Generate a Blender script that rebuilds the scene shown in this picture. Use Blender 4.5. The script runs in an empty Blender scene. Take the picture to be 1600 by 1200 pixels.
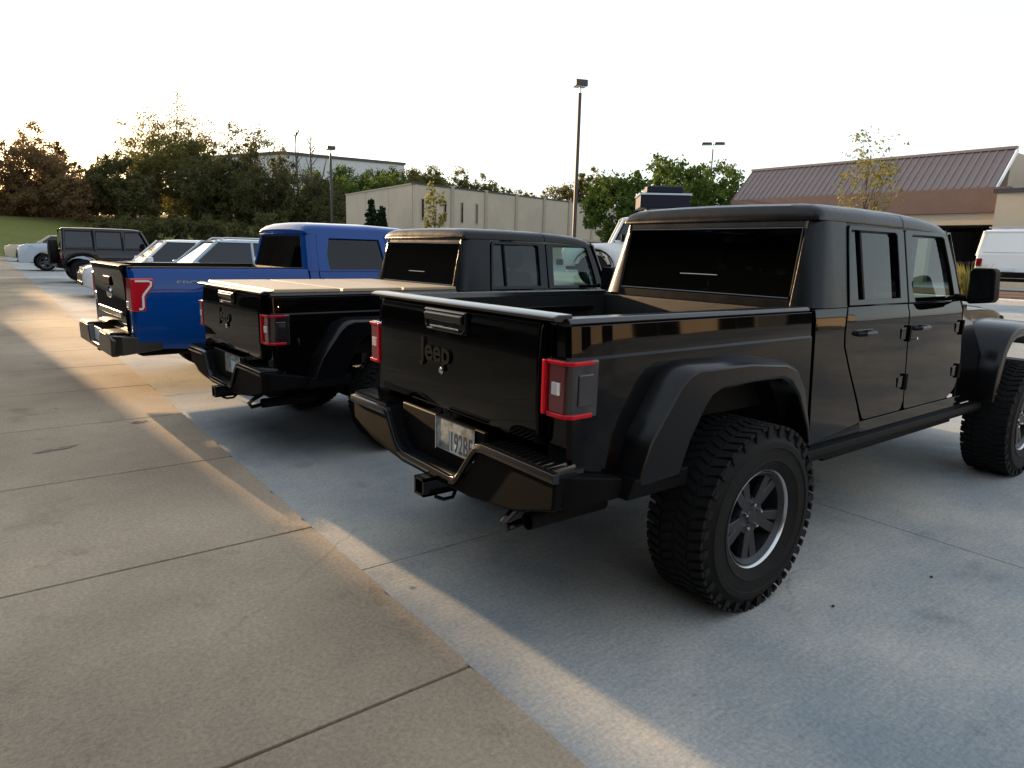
import bpy, bmesh, math, random
from mathutils import Vector, Matrix, noise
R = math.radians
random.seed(7)
S = bpy.context.scene
COL = S.collection

# ---------------------------------------------------------------- camera
CAM = Vector((-2.66256, -2.61333, 1.58765))
YAW, PITCH, ROLL, FPX = 0.915622, -0.191485, 0.0255548, 1063.683
cy, sy, cp, sp = math.cos(YAW), math.sin(YAW), math.cos(PITCH), math.sin(PITCH)
cF = Vector((cy*cp, sy*cp, sp)); cR = Vector((sy, -cy, 0)); cU = cR.cross(cF)
cR, cU = math.cos(ROLL)*cR + math.sin(ROLL)*cU, -math.sin(ROLL)*cR + math.cos(ROLL)*cU
cam = bpy.data.cameras.new('camera')
co = bpy.data.objects.new('camera', cam); COL.objects.link(co)
M = Matrix((cR, cU, -cF)).transposed().to_4x4(); M.translation = CAM
co.matrix_world = M
cam.sensor_width = 36; cam.lens = 36*FPX/1600; cam.clip_start = .05; cam.clip_end = 4000
S.camera = co
S.render.resolution_x, S.render.resolution_y = 1024, 768

# ---------------------------------------------------------------- light
SUN_AZ, SUN_EL = R(94.9), R(9.0)          # azimuth counter-clockwise from +x
sd = Vector((math.cos(SUN_AZ)*math.cos(SUN_EL), math.sin(SUN_AZ)*math.cos(SUN_EL), math.sin(SUN_EL)))
W = bpy.data.worlds.new('World'); S.world = W; W.use_nodes = True
wn = W.node_tree; bg = wn.nodes['Background']
sky = wn.nodes.new('ShaderNodeTexSky'); sky.sky_type = 'NISHITA'; sky.sun_disc = False
sky.sun_elevation = SUN_EL; sky.sun_rotation = R(90) - SUN_AZ
sky.air_density = 1.0; sky.dust_density = 1.5; sky.ozone_density = 1.0; sky.altitude = 0
# thin even layer of bright high haze over the clear-sky model
veil = wn.nodes.new('ShaderNodeMix'); veil.data_type = 'RGBA'; veil.blend_type = 'ADD'; veil.inputs[0].default_value = 1
veil.inputs[7].default_value = (5.0, 5.4, 5.9, 1)
wn.links.new(sky.outputs[0], veil.inputs[6]); wn.links.new(veil.outputs[2], bg.inputs[0]); bg.inputs[1].default_value = 0.06
sl = bpy.data.lights.new('sun', 'SUN'); sl.energy = 5.0; sl.angle = R(0.53); sl.color = (1, .66, .36)
so = bpy.data.objects.new('sun', sl); COL.objects.link(so)
so.rotation_euler = sd.to_track_quat('Z', 'Y').to_euler(); so.location = sd*200
S.view_settings.view_transform = 'Standard'; S.view_settings.look = 'None'
S.view_settings.exposure = 1.35; S.view_settings.gamma = 1
S.view_settings.use_curve_mapping = False

# ---------------------------------------------------------------- materials
MATS = {}
def mat(name, col, rough=.6, metal=0., coat=0., var=0., vscale=6., bump=0., bscale=80., col2=None, emit=0, spec=.5, stretch=(1,1,1), rvar=0.):
    if name in MATS: return MATS[name]
    m = bpy.data.materials.new(name); m.use_nodes = True; MATS[name] = m
    t = m.node_tree; N = t.nodes; L = t.links; b = N['Principled BSDF']
    b.inputs['Base Color'].default_value = (*col, 1); b.inputs['Roughness'].default_value = rough
    b.inputs['Metallic'].default_value = metal; b.inputs['Coat Weight'].default_value = coat
    b.inputs['Coat Roughness'].default_value = .03; b.inputs['Specular IOR Level'].default_value = spec
    if emit:
        b.inputs['Emission Color'].default_value = (*col, 1); b.inputs['Emission Strength'].default_value = emit
    if var or bump or col2 or rvar:
        tc = N.new('ShaderNodeTexCoord'); mp = N.new('ShaderNodeMapping'); mp.inputs['Scale'].default_value = stretch
        L.new(tc.outputs['Object'], mp.inputs[0])
        n = N.new('ShaderNodeTexNoise'); n.inputs['Scale'].default_value = vscale; n.inputs['Detail'].default_value = 6; n.inputs['Roughness'].default_value = .62
        L.new(mp.outputs[0], n.inputs[0])
        if var or col2:
            c2 = col2 or tuple(c*(1-var) for c in col); c1 = col if col2 else tuple(min(1, c*(1+var)) for c in col)
            r = N.new('ShaderNodeValToRGB'); r.color_ramp.elements[0].position = .32; r.color_ramp.elements[1].position = .68
            r.color_ramp.elements[0].color = (*c2, 1); r.color_ramp.elements[1].color = (*c1, 1)
            L.new(n.outputs[0], r.inputs[0]); L.new(r.outputs[0], b.inputs['Base Color'])
        if rvar:
            mr = N.new('ShaderNodeMapRange'); mr.inputs[1].default_value = .3; mr.inputs[2].default_value = .7
            mr.inputs[3].default_value = max(0, rough-rvar); mr.inputs[4].default_value = rough+rvar
            L.new(n.outputs[0], mr.inputs[0]); L.new(mr.outputs[0], b.inputs['Roughness'])
        if bump:
            n2 = N.new('ShaderNodeTexNoise'); n2.inputs['Scale'].default_value = bscale; n2.inputs['Detail'].default_value = 5
            L.new(mp.outputs[0], n2.inputs[0])
            bp = N.new('ShaderNodeBump'); bp.inputs['Strength'].default_value = bump; bp.inputs['Distance'].default_value = .01
            L.new(n2.outputs[0], bp.inputs['Height']); L.new(bp.outputs[0], b.inputs['Normal'])
    return m

def paint(name, col, dust=(.12,.10,.08), ior=1.42):
    """glossy clear-coated car paint with a thin uneven film of dust"""
    if name in MATS: return MATS[name]
    m = bpy.data.materials.new(name); m.use_nodes = True; MATS[name] = m
    t = m.node_tree; N = t.nodes; L = t.links; b = N['Principled BSDF']
    tc = N.new('ShaderNodeTexCoord')
    n = N.new('ShaderNodeTexNoise'); n.inputs['Scale'].default_value = 2.2; n.inputs['Detail'].default_value = 8
    n2 = N.new('ShaderNodeTexNoise'); n2.inputs['Scale'].default_value = 140; n2.inputs['Detail'].default_value = 2
    L.new(tc.outputs['Object'], n.inputs[0]); L.new(tc.outputs['Object'], n2.inputs[0])
    mu = N.new('ShaderNodeMath'); mu.operation = 'MULTIPLY'; L.new(n.outputs[0], mu.inputs[0]); L.new(n2.outputs[0], mu.inputs[1])
    mr = N.new('ShaderNodeMapRange'); mr.inputs[1].default_value = .2; mr.inputs[2].default_value = .45; mr.inputs[3].default_value = 0; mr.inputs[4].default_value = .025
    L.new(mu.outputs[0], mr.inputs[0])
    mx = N.new('ShaderNodeMix'); mx.data_type = 'RGBA'; mx.inputs[6].default_value = (*col, 1); mx.inputs[7].default_value = (*dust, 1)
    L.new(mr.outputs[0], mx.inputs[0]); L.new(mx.outputs[2], b.inputs['Base Color'])
    b.inputs['Roughness'].default_value = .3; b.inputs['Specular IOR Level'].default_value = 0; b.inputs['Coat Weight'].default_value = 1; b.inputs['Coat IOR'].default_value = ior; b.inputs['Coat Roughness'].default_value = .035
    ob = N.new('ShaderNodeTexNoise'); ob.inputs['Scale'].default_value = 3.; ob.inputs['Detail'].default_value = 1
    L.new(tc.outputs['Object'], ob.inputs[0])
    bp = N.new('ShaderNodeBump'); bp.inputs['Strength'].default_value = .25; bp.inputs['Distance'].default_value = .004
    L.new(ob.outputs[0], bp.inputs['Height']); L.new(bp.outputs[0], b.inputs['Coat Normal'])
    return m

def glass(name, tint, rough=.015):
    """window glass: mirror at grazing angles, tinted see-through otherwise"""
    if name in MATS: return MATS[name]
    m = bpy.data.materials.new(name); m.use_nodes = True; MATS[name] = m
    t = m.node_tree; N = t.nodes; L = t.links; N.remove(N['Principled BSDF'])
    tr = N.new('ShaderNodeBsdfTransparent'); tr.inputs[0].default_value = (*tint, 1)
    gl = N.new('ShaderNodeBsdfGlossy'); gl.inputs['Roughness'].default_value = rough
    fr = N.new('ShaderNodeFresnel'); fr.inputs[0].default_value = 1.5
    geo = N.new('ShaderNodeNewGeometry')
    mx = N.new('ShaderNodeMixShader'); io = N.new('ShaderNodeMapRange'); io.inputs[3].default_value = 1.5; io.inputs[4].default_value = 1/1.5
    L.new(geo.outputs['Backfacing'], io.inputs[0]); L.new(io.outputs[0], fr.inputs[0])
    L.new(fr.outputs[0], mx.inputs[0]); L.new(tr.outputs[0], mx.inputs[1]); L.new(gl.outputs[0], mx.inputs[2])
    L.new(mx.outputs[0], N['Material Output'].inputs[0])
    return m

def concrete(name, c1, c2, dark, streak=0.):
    if name in MATS: return MATS[name]
    m = bpy.data.materials.new(name); m.use_nodes = True; MATS[name] = m
    t = m.node_tree; N = t.nodes; L = t.links; b = N['Principled BSDF']; b.inputs['Roughness'].default_value = .9; b.inputs['Specular IOR Level'].default_value = .06
    geo = N.new('ShaderNodeNewGeometry')
    def nz(scale, detail, rough=.6, st=None):
        n = N.new('ShaderNodeTexNoise'); n.inputs['Scale'].default_value = scale; n.inputs['Detail'].default_value = detail; n.inputs['Roughness'].default_value = rough
        if st:
            mp = N.new('ShaderNodeMapping'); mp.inputs['Scale'].default_value = st; L.new(geo.outputs['Position'], mp.inputs[0]); L.new(mp.outputs[0], n.inputs[0])
        else: L.new(geo.outputs['Position'], n.inputs[0])
        return n
    def ramp(src, p0, p1, a, bb):
        r = N.new('ShaderNodeValToRGB'); r.color_ramp.elements[0].position = p0; r.color_ramp.elements[1].position = p1
        r.color_ramp.elements[0].color = (*a, 1); r.color_ramp.elements[1].color = (*bb, 1); L.new(src, r.inputs[0]); return r
    def mix(f, a, bb, typ='MIX'):
        x = N.new('ShaderNodeMix'); x.data_type = 'RGBA'; x.blend_type = typ
        if isinstance(f, float): x.inputs[0].default_value = f
        else: L.new(f, x.inputs[0])
        L.new(a, x.inputs[6]); L.new(bb, x.inputs[7]); return x.outputs[2]
    base = ramp(nz(.62, 9, .66).outputs[0], .38, .64, c2, c1).outputs[0]
    fine = ramp(nz(55, 4, .7).outputs[0], .3, .7, (.72,)*3, (1.12,)*3).outputs[0]
    base = mix(1.0, base, fine, 'MULTIPLY')
    grit = ramp(nz(260, 2).outputs[0], .30, .42, (.62,)*3, (1,)*3).outputs[0]
    base = mix(.8, base, grit, 'MULTIPLY')
    st = ramp(nz(1.7, 10, .72).outputs[0], .56, .72, (1,)*3, dark).outputs[0]
    base = mix(1.0, base, st, 'MULTIPLY')
    sp_ = N.new('ShaderNodeTexVoronoi'); sp_.inputs['Scale'].default_value = 1.5; L.new(geo.outputs['Position'], sp_.inputs[0])
    spot = ramp(sp_.outputs['Distance'], .018, .04, (.3,)*3, (1,)*3).outputs[0]
    base = mix(1.0, base, spot, 'MULTIPLY')
    w_ = nz(3.2, 3, .6); wm = N.new('ShaderNodeMix'); wm.data_type = 'VECTOR'; wm.inputs[0].default_value = .12
    L.new(geo.outputs['Position'], wm.inputs[4]); L.new(w_.outputs['Color'], wm.inputs[5])
    cv = N.new('ShaderNodeTexVoronoi'); cv.feature = 'DISTANCE_TO_EDGE'; cv.inputs['Scale'].default_value = .42; L.new(wm.outputs[1], cv.inputs[0])
    ck = ramp(cv.outputs['Distance'], 0.0, .0018, (.80,)*3, (1,)*3).outputs[0]
    cm = ramp(nz(.6, 2).outputs[0], .56, .64, (0,)*3, (1,)*3).outputs[0]
    wh = N.new('ShaderNodeMix'); wh.data_type = 'RGBA'; wh.blend_type = 'MULTIPLY'; L.new(cm, wh.inputs[0]); L.new(base, wh.inputs[6]); L.new(ck, wh.inputs[7]); base = wh.outputs[2]
    big = ramp(nz(.28, 4, .55).outputs[0], .35, .65, (.80,)*3, (1.14,)*3).outputs[0]
    base = mix(1.0, base, big, 'MULTIPLY')
    drip = ramp(nz(4.5, 6, .7).outputs[0], .66, .74, (1,)*3, (.66,.64,.62)).outputs[0]
    base = mix(1.0, base, drip, 'MULTIPLY')
    if streak:
        s_ = ramp(nz(9, 5, .6, (.35, 14, 1)).outputs[0], .35, .65, (1-streak,)*3, (1+streak*.4,)*3).outputs[0]
        base = mix(1.0, base, s_, 'MULTIPLY')
    L.new(base, b.inputs['Base Color'])
    bp = N.new('ShaderNodeBump'); bp.inputs['Strength'].default_value = .5; bp.inputs['Distance'].default_value = .004
    n5 = nz(130, 5, .7); L.new(n5.outputs[0], bp.inputs['Height']); L.new(bp.outputs[0], b.inputs['Normal'])
    return m

def leafmat(name, c1, c2, trans=.35):
    if name in MATS: return MATS[name]
    m = bpy.data.materials.new(name); m.use_nodes = True; MATS[name] = m
    t = m.node_tree; N = t.nodes; L = t.links; N.remove(N['Principled BSDF'])
    geo = N.new('ShaderNodeNewGeometry')
    r = N.new('ShaderNodeValToRGB'); r.color_ramp.elements[0].color = (*c1, 1); r.color_ramp.elements[1].color = (*c2, 1)
    L.new(geo.outputs['Random Per Island'], r.inputs[0])
    d = N.new('ShaderNodeBsdfDiffuse'); tl = N.new('ShaderNodeBsdfTranslucent'); mx = N.new('ShaderNodeMixShader'); mx.inputs[0].default_value = trans
    L.new(r.outputs[0], d.inputs[0]); L.new(r.outputs[0], tl.inputs[0]); L.new(d.outputs[0], mx.inputs[1]); L.new(tl.outputs[0], mx.inputs[2])
    L.new(mx.outputs[0], N['Material Output'].inputs[0])
    return m

# ---------------------------------------------------------------- mesh builder
class B:
    ZO = 0.
    def __init__(s): s.v = []; s.f = []
    def add(s, vs, fs):
        o = len(s.v); s.v += [(v[0], v[1], v[2]+B.ZO) for v in vs]; s.f += [tuple(i+o for i in f) for f in fs]; return s
    def box(s, x0, x1, y0, y1, z0, z1):
        return s.add([(x, y, z) for z in (z0, z1) for y in (y0, y1) for x in (x0, x1)],
                     [(0,2,3,1), (4,5,7,6), (0,1,5,4), (2,6,7,3), (0,4,6,2), (1,3,7,5)])
    def prism(s, pts, ax, a, b):
        n = len(pts)
        def P(p, t): return {'x': (t, p[0], p[1]), 'y': (p[0], t, p[1]), 'z': (p[0], p[1], t)}[ax]
        return s.add([P(p, a) for p in pts]+[P(p, b) for p in pts],
                     [tuple(range(n))[::-1], tuple(range(n, 2*n))]+[(i, (i+1) % n, n+(i+1) % n, n+i) for i in range(n)])
    def loft(s, rings, caps=True, closed=True):
        n = len(rings[0]); vs = [p for r in rings for p in r]; fs = []
        for k in range(len(rings)-1):
            for i in range(n if closed else n-1):
                j = (i+1) % n; fs.append((k*n+i, k*n+j, (k+1)*n+j, (k+1)*n+i))
        if caps: fs += [tuple(range(n))[::-1], tuple(range((len(rings)-1)*n, len(rings)*n))]
        return s.add(vs, fs)
    def grid(s, rows): return s.loft(rows, caps=False, closed=False)
    def tube(s, path, r, n=8, caps=True):
        path = [Vector(p) for p in path]; rings = []
        for i, p in enumerate(path):
            d = (path[min(i+1, len(path)-1)]-path[max(i-1, 0)]).normalized()
            u = d.orthogonal().normalized() if i == 0 else (u-d*u.dot(d)).normalized()
            w = d.cross(u); rr = r[i] if isinstance(r, (list, tuple)) else r
            rings.append([p+(u*math.cos(2*math.pi*k/n)+w*math.sin(2*math.pi*k/n))*rr for k in range(n)])
        return s.loft(rings, caps)
    def lathe(s, prof, n=48, c=(0,0,0), ax='y'):
        rings = []
        for r, a in prof:
            ring = []
            for k in range(n):
                t = 2*math.pi*k/n; u, w = r*math.cos(t), r*math.sin(t)
                q = {'y': (u, a, w), 'x': (a, u, w), 'z': (u, w, a)}[ax]
                ring.append((c[0]+q[0], c[1]+q[1], c[2]+q[2]))
            rings.append(ring)
        return s.loft(rings, caps=False)
    def mesh(s, name, fix=True):
        me = bpy.data.meshes.new(name); me.from_pydata(s.v, [], s.f)
        if fix:
            bm = bmesh.new(); bm.from_mesh(me); bmesh.ops.recalc_face_normals(bm, faces=bm.faces); bm.to_mesh(me); bm.free()
        return me
    def obj(s, name, m, parent=None, bevel=0, solid=0, seg=2, smooth=35, fix=True, sub=0):
        me = s.mesh(name, fix); o = bpy.data.objects.new(name, me); COL.objects.link(o)
        if m: me.materials.append(MATS[m] if isinstance(m, str) else m)
        if smooth:
            me.polygons.foreach_set('use_smooth', [True]*len(me.polygons)); me.set_sharp_from_angle(angle=R(smooth))
        if sub:
            k = o.modifiers.new('sub', 'SUBSURF'); k.levels = k.render_levels = sub
        if solid:
            k = o.modifiers.new('solid', 'SOLIDIFY'); k.thickness = solid; k.offset = 0
        if solid and smooth and not bevel: bevel = min(.003, solid*.3)
        if bevel:
            k = o.modifiers.new('bevel', 'BEVEL'); k.width = bevel; k.segments = seg; k.limit_method = 'ANGLE'; k.angle_limit = R(35); k.harden_normals = True
        if parent: o.parent = parent
        return o

def tag(o, label=None, cat=None, group=None, kind=None):
    for k, v in (('label', label), ('category', cat), ('group', group), ('kind', kind)):
        if v: o[k] = v
    return o
def empty(name, loc, rz=0, label=None, cat=None, group=None, parent=None):
    o = bpy.data.objects.new(name, None); COL.objects.link(o); o.location = loc; o.rotation_euler = (0, 0, rz)
    o.empty_display_size = .2
    if parent: o.parent = parent
    return tag(o, label, cat, group)
def inst(src, name, parent, loc=(0,0,0), rot=(0,0,0), scale=None):
    o = src.copy(); o.name = name; COL.objects.link(o); o.parent = parent; o.location = loc; o.rotation_euler = rot
    if scale: o.scale = scale
    return o
def text(name, s, h, loc, rot, m, parent, ext=.004, bold=0., sx=1., align='LEFT', space=1.):
    cu = bpy.data.curves.new(name, 'FONT'); cu.body = s; cu.size = h; cu.extrude = ext; cu.offset = bold; cu.align_x = align; cu.space_character = space; cu.resolution_u = 3
    tmp = bpy.data.objects.new('tmp', cu); COL.objects.link(tmp)
    me = bpy.data.meshes.new_from_object(tmp); bpy.data.objects.remove(tmp)
    o = bpy.data.objects.new(name, me); COL.objects.link(o); me.materials.clear(); me.materials.append(MATS[m])
    o.location = (loc[0], loc[1], loc[2]+B.ZO); o.rotation_euler = rot; o.scale = (sx, 1, 1); o.parent = parent
    return o
def sstep(a, b, x):
    t = max(0, min(1, (x-a)/(b-a))); return t*t*(3-2*t)
def at(px, py, d):
    """a place d metres (on the map) from the camera's spot, seen at that picture point: used once to survey where things stand"""
    q = cF + cR*(px-800)/FPX - cU*(py-600)/FPX
    return CAM + q*(d/math.hypot(q.x, q.y))
def lerp(tab, x):
    if x <= tab[0][0]: return tab[0][1]
    for (a, b), (c, d) in zip(tab, tab[1:]):
        if x <= c: return b+(d-b)*(x-a)/(c-a)
    return tab[-1][1]

# palette
concrete('walk_concrete', (.45,.36,.26), (.34,.275,.20), (.68,.66,.64))
concrete('lot_concrete', (.46,.44,.39), (.27,.305,.32), (.64,.64,.63), .09)
mat('joint_dirt', (.035,.03,.025), .95, var=.4, vscale=30)
mat('asphalt', (.055,.055,.055), .9, var=.25, vscale=3, bump=.6, bscale=200)
mat('grass_ground', (.10,.13,.02), .95, col2=(.15,.14,.03), vscale=1.2, bump=1, bscale=12)
mat('mulch', (.09,.04,.02), .95, var=.5, vscale=25, bump=1, bscale=40)
mat('kerb_concrete', (.55,.53,.50), .85, var=.12, vscale=10, bump=.3)
paint('black_paint', (.0012,.0012,.0014), (.05,.042,.034), 1.34)
paint('blue_paint', (.002,.05,.23))
paint('silver_paint', (.40,.46,.52)); paint('gold_paint', (.42,.36,.25)); paint('white_paint', (.74,.75,.74)); paint('maroon_paint', (.05,.008,.012))
paint('charcoal_paint', (.02,.017,.018)); paint('pale_blue_paint', (.36,.44,.52))
mat('black_plastic', (.005,.005,.0055), .5, spec=.06, bump=.06, bscale=300)
mat('hardtop_black', (.006,.0065,.007), .26, spec=.25, bump=.08, bscale=420, rvar=.04, vscale=5)
mat('satin_black', (.003,.003,.0036), .2, spec=.3)
mat('rubber', (.006,.006,.006), .75, spec=.25, var=.3, vscale=9, bump=.3, bscale=120)
mat('under_black', (.004,.004,.004), .8, spec=.2)
mat('rim_grey', (.045,.046,.05), .38, metal=.6)
mat('machined_alloy', (.55,.55,.54), .28, metal=1)
mat('chrome', (.8,.8,.8), .08, metal=1)
mat('chrome_step', (.09,.088,.085), .3, metal=1, bump=.3, bscale=200)
mat('silver_metal', (.4,.4,.4), .35, metal=1)
mat('gloss_black', (.006,.006,.006), .16, spec=.7)
mat('lamp_red', (.48,.002,.012), .15, spec=.4)
mat('red_lens', (.50,.008,.02), .12, coat=1, spec=.6)
mat('dark_red_lens', (.16,.004,.012), .12, coat=1)
mat('smoke_lens', (.02,.014,.016), .1, coat=1)
mat('white_lens', (.75,.75,.72), .15, coat=1)
mat('amber_lens', (.6,.2,.02), .15, coat=1)
mat('plate_white', (.62,.70,.72), .4, var=.05)
mat('plate_dark', (.04,.05,.055), .5, col2=(.45,.5,.5), vscale=22)
mat('plate_ink', (.01,.01,.015), .5)
mat('seat_cloth', (.02,.02,.022), .9, var=.2)
mat('tonneau_vinyl', (.40,.30,.18), .45, spec=.5, bump=.25, bscale=150)
mat('bed_liner', (.006,.006,.006), .65, spec=.25, bump=.8, bscale=160)
mat('decal_grey', (.28,.30,.33), .35)
glass('tint_glass', (.035,.035,.038)); glass('clear_glass', (.55,.68,.64)); glass('limo_glass', (.012,.012,.014))
mat('car_glass', (.006,.007,.008), .03)
# ---------------------------------------------------------------- ground
def terrain(x, y):
    return .75*sstep(6.6, 11.5, x)
def build_ground():
    g = B(); n = 60
    xs = [-900, -300, -120, -60, -30, -13] + [-9.2, 6.4, 7, 8, 9, 10, 11, 12, 13, 14, 15, 20, 30, 60, 120, 300, 900]
    ys = [-900, -300, -100, -50, -20, -10, 0, 10, 20, 40, 80, 120, 300, 900]
    g.grid([[(x, y, terrain(x, y)-.12) for x in xs] for y in ys])
    tag(g.obj('ground', 'asphalt', smooth=60), kind='structure')
    # sidewalk: one slab per bay, joints left open over a dirt bed
    bed = B().box(-9.1, -1.32, -12, 95, -.11, -.012).obj('sidewalk', 'joint_dirt', smooth=0); tag(bed, kind='structure')
    L = 1.62; me = None
    for k in range(-6, 36):
        y0 = -.655+L*k
        b = B().box(-9.1, -1.318, .008, L-.008, -.011, .02)
        if -3 <= k <= 7:        # nearest bays: worn, slightly ragged kerb edge
            rr = random.Random(k); n = 26; e = []
            for i in range(n+1):
                y = .008+(L-.016)*i/n; c = 0 if 0 < i < n else .012*rr.random()
                e.append((-1.318-c-abs(rr.gauss(0, .0022))-(rr.random() < .07)*rr.uniform(.006, .016), y))
            bb = B().prism([(-9.1, L-.008), (-9.1, .008)]+e, 'z', -.011, .02)
            o = bb.obj('slab', 'walk_concrete', bed, bevel=.004, smooth=0); o.location.y = y0
        elif me is None:
            o = b.obj('slab', 'walk_concrete', bed, bevel=.006, smooth=0); o.location.y = y0; me = o
        else: inst(me, 'slab', bed, (0, y0, 0))
    f = B().box(-9.1, -1.315, -.655+L*36, 94.9, -.011, .02).obj('slab', 'walk_concrete', bed, smooth=0)
    # parking lot slabs
    lot = B().box(-1.33, 6.9, -30, 100, -.11, -.012).obj('parking_lot', 'joint_dirt', smooth=0); tag(lot, kind='structure')
    xs = [-1.314, 1.59, 6.6]; ys = [-29.9, -20, -14.6, -9.9, -5, 0.35, 5.2, 10.1, 15, 20, 30, 45, 70, 99.9]
    for x0, x1 in zip(xs, xs[1:]):
        for y0, y1 in zip(ys, ys[1:]):
            B().box(x0+.004, x1-.004, y0+.003, y1-.003, -.03, 0).obj('slab', 'lot_concrete', lot, bevel=.004, smooth=0)
    d = B(); X = [6.59, 7, 8, 9, 10, 11, 12, 13, 14, 15, 17, 20, 26, 40, 60]; Y = [-40, -20, 0, 10, 20, 40, 60, 75]
    d.grid([[(x, y, terrain(x, y)-.004) for x in X] for y in Y])
    tag(d.obj('drive_lane', 'lot_concrete', smooth=60), kind='structure')
build_ground()
# ---------------------------------------------------------------- wheels
WH = {}
def wheel(parent, x, y, Rt, w, rim, style='offroad', lug=58, zo=0):
    """outer face looks to -y; turned round for the left side"""
    key = (Rt, w, rim, style)
    z0 = B.ZO; B.ZO = 0
    if key not in WH:
        h = w/2
        hub = B().lathe([(.001, -h*.2), (.10, -h*.2), (.15, -h*.1), (.15, h*.5), (.001, h*.5)], 24).obj('wheel', 'under_black')
        t = B(); hs = Rt-.009
        t.lathe([(rim-.01, -h+.045), (rim+.004, -h+.018), (rim+.03, -h+.004), (rim+.045, -h-.002), (rim+.05, -h-.006), (rim+.055, -h-.002), ((rim+Rt)/2, -h-.004), ((rim+Rt)/2+.004, -h-.009), ((rim+Rt)/2+.03, -h-.008), ((rim+Rt)/2+.034, -h-.002), (Rt-.06, -h+.006), (Rt-.025, -h+.022), (hs, -h+.05),
                 (hs+.004, 0), (hs, h-.05), (Rt-.025, h-.022), (Rt-.06, h-.006), ((rim+Rt)/2, h+.006), (rim+.01, h-.02), (rim-.01, h-.05)], 64)
        def blk(a0, a1, y0, y1, r0, r1, sk=0.):
            vs = []
            for r in (r0, r1):
                for yy in (y0, y1):
                    for a in (a0, a1):
                        aa = a+(sk if yy == y1 else 0); vs.append((r*math.cos(aa), yy, r*math.sin(aa)))
            t.add(vs, [(0,2,3,1), (4,5,7,6), (0,1,5,4), (2,6,7,3), (0,4,6,2), (1,3,7,5)])
        n = lug if style == 'offroad' else 0
        for k in range(n):
            a = 2*math.pi*k/n; da = 2*math.pi/n
            for (y0, y1, o, wd, sk) in ((-.48, -.26, 0, .66, .05), (-.22, -.02, .4, .62, -.06), (.02, .22, .1, .62, .06), (.26, .48, .5, .66, -.05)):
                blk(a+da*o, a+da*(o+wd), y0*w, y1*w, hs-.006, Rt, sk)
            if k % 2 == 0: blk(a, a+da*.8, -h+.004, -h+.03, Rt-.050, Rt-.016)
            if k % 2 == 0: blk(a, a+da*.8, h-.03, h-.004, Rt-.050, Rt-.016)
        ty = t.obj('tyre', 'rubber', hub, smooth=30)
        rb = B().lathe([(rim-.012, -h+.03), (rim-.03, -h+.05), (rim-.035, h-.06), (rim-.001, h-.03)], 48)
        rb.obj('rim_barrel', 'rim_grey', hub, solid=.006)
        lip = B().lathe([(rim-.008, -h+.032), (rim-.005, -h+.024), (rim+.001, -h+.019), (rim+.005, -h+.024), (rim+.003, -h+.036)], 64)
        lip.obj('rim_lip', 'machined_alloy', hub)
        yo = -h+.05
        def spoke(a, wd0, wd1, r0, r1, y0, y1, th):
            ca, sa = math.cos(a), math.sin(a); b = B()
            def P(r, t, yy): return (r*ca-t*sa, yy, r*sa+t*ca)
            b.add([P(r0, -wd0, y0), P(r0, wd0, y0), P(r1, wd1, y1), P(r1, -wd1, y1), P(r0, -wd0, y0+th), P(r0, wd0, y0+th), P(r1, wd1, y1+th), P(r1, -wd1, y1+th)],
                  [(0,1,2,3), (4,7,6,5), (0,4,5,1), (1,5,6,2), (2,6,7,3), (3,7,4,0)])
            b.obj('spoke', 'rim_grey', hub, bevel=.006)
        for k in range(5):
            a = 2*math.pi*k/5+.35
            for s in (-1, 1):
                spoke(a+s*.17, .020, .026, .05, rim-.02, yo+.012, yo-.002, .03)
        B().lathe([(.001, yo+.0), (.03, yo+.002), (.036, yo+.012), (.085, yo+.014), (.092, yo+.03), (.092, yo+.06)], 32).obj('hub_cap', 'rim_grey', hub)
        nut0 = None
        for k in range(5):
            a = 2*math.pi*k/5+.35+.63; r = .058
            if nut0 is None:
                nut0 = B().lathe([(.001, -.016), (.007, -.015), (.0105, -.008), (.0105, .012)], 6).obj('lug_nut', 'chrome', hub)
                nut0.location = (r*math.cos(a), yo+.008, r*math.sin(a))
            else: inst(nut0, 'lug_nut', hub, (r*math.cos(a), yo+.008, r*math.sin(a)))
        WH[key] = hub; o = hub
    else:
        src = WH[key]; o = src.copy(); COL.objects.link(o)
        for ch in src.children:
            c = ch.copy(); COL.objects.link(c); c.parent = o
    o.name = 'wheel'; o.parent = parent; o.location = (x, y, Rt+zo); o.rotation_euler = (0, random.uniform(0, 6), 0)
    if y > 0: o.rotation_euler = (0, random.uniform(0, 6), math.pi)
    B.ZO = z0
    return o

# ---------------------------------------------------------------- the black jeep-style pickup
def ysd(z):
    return lerp([(.5,.824), (1.283,.785), (1.345,.768), (1.9,.662)], z)

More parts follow.
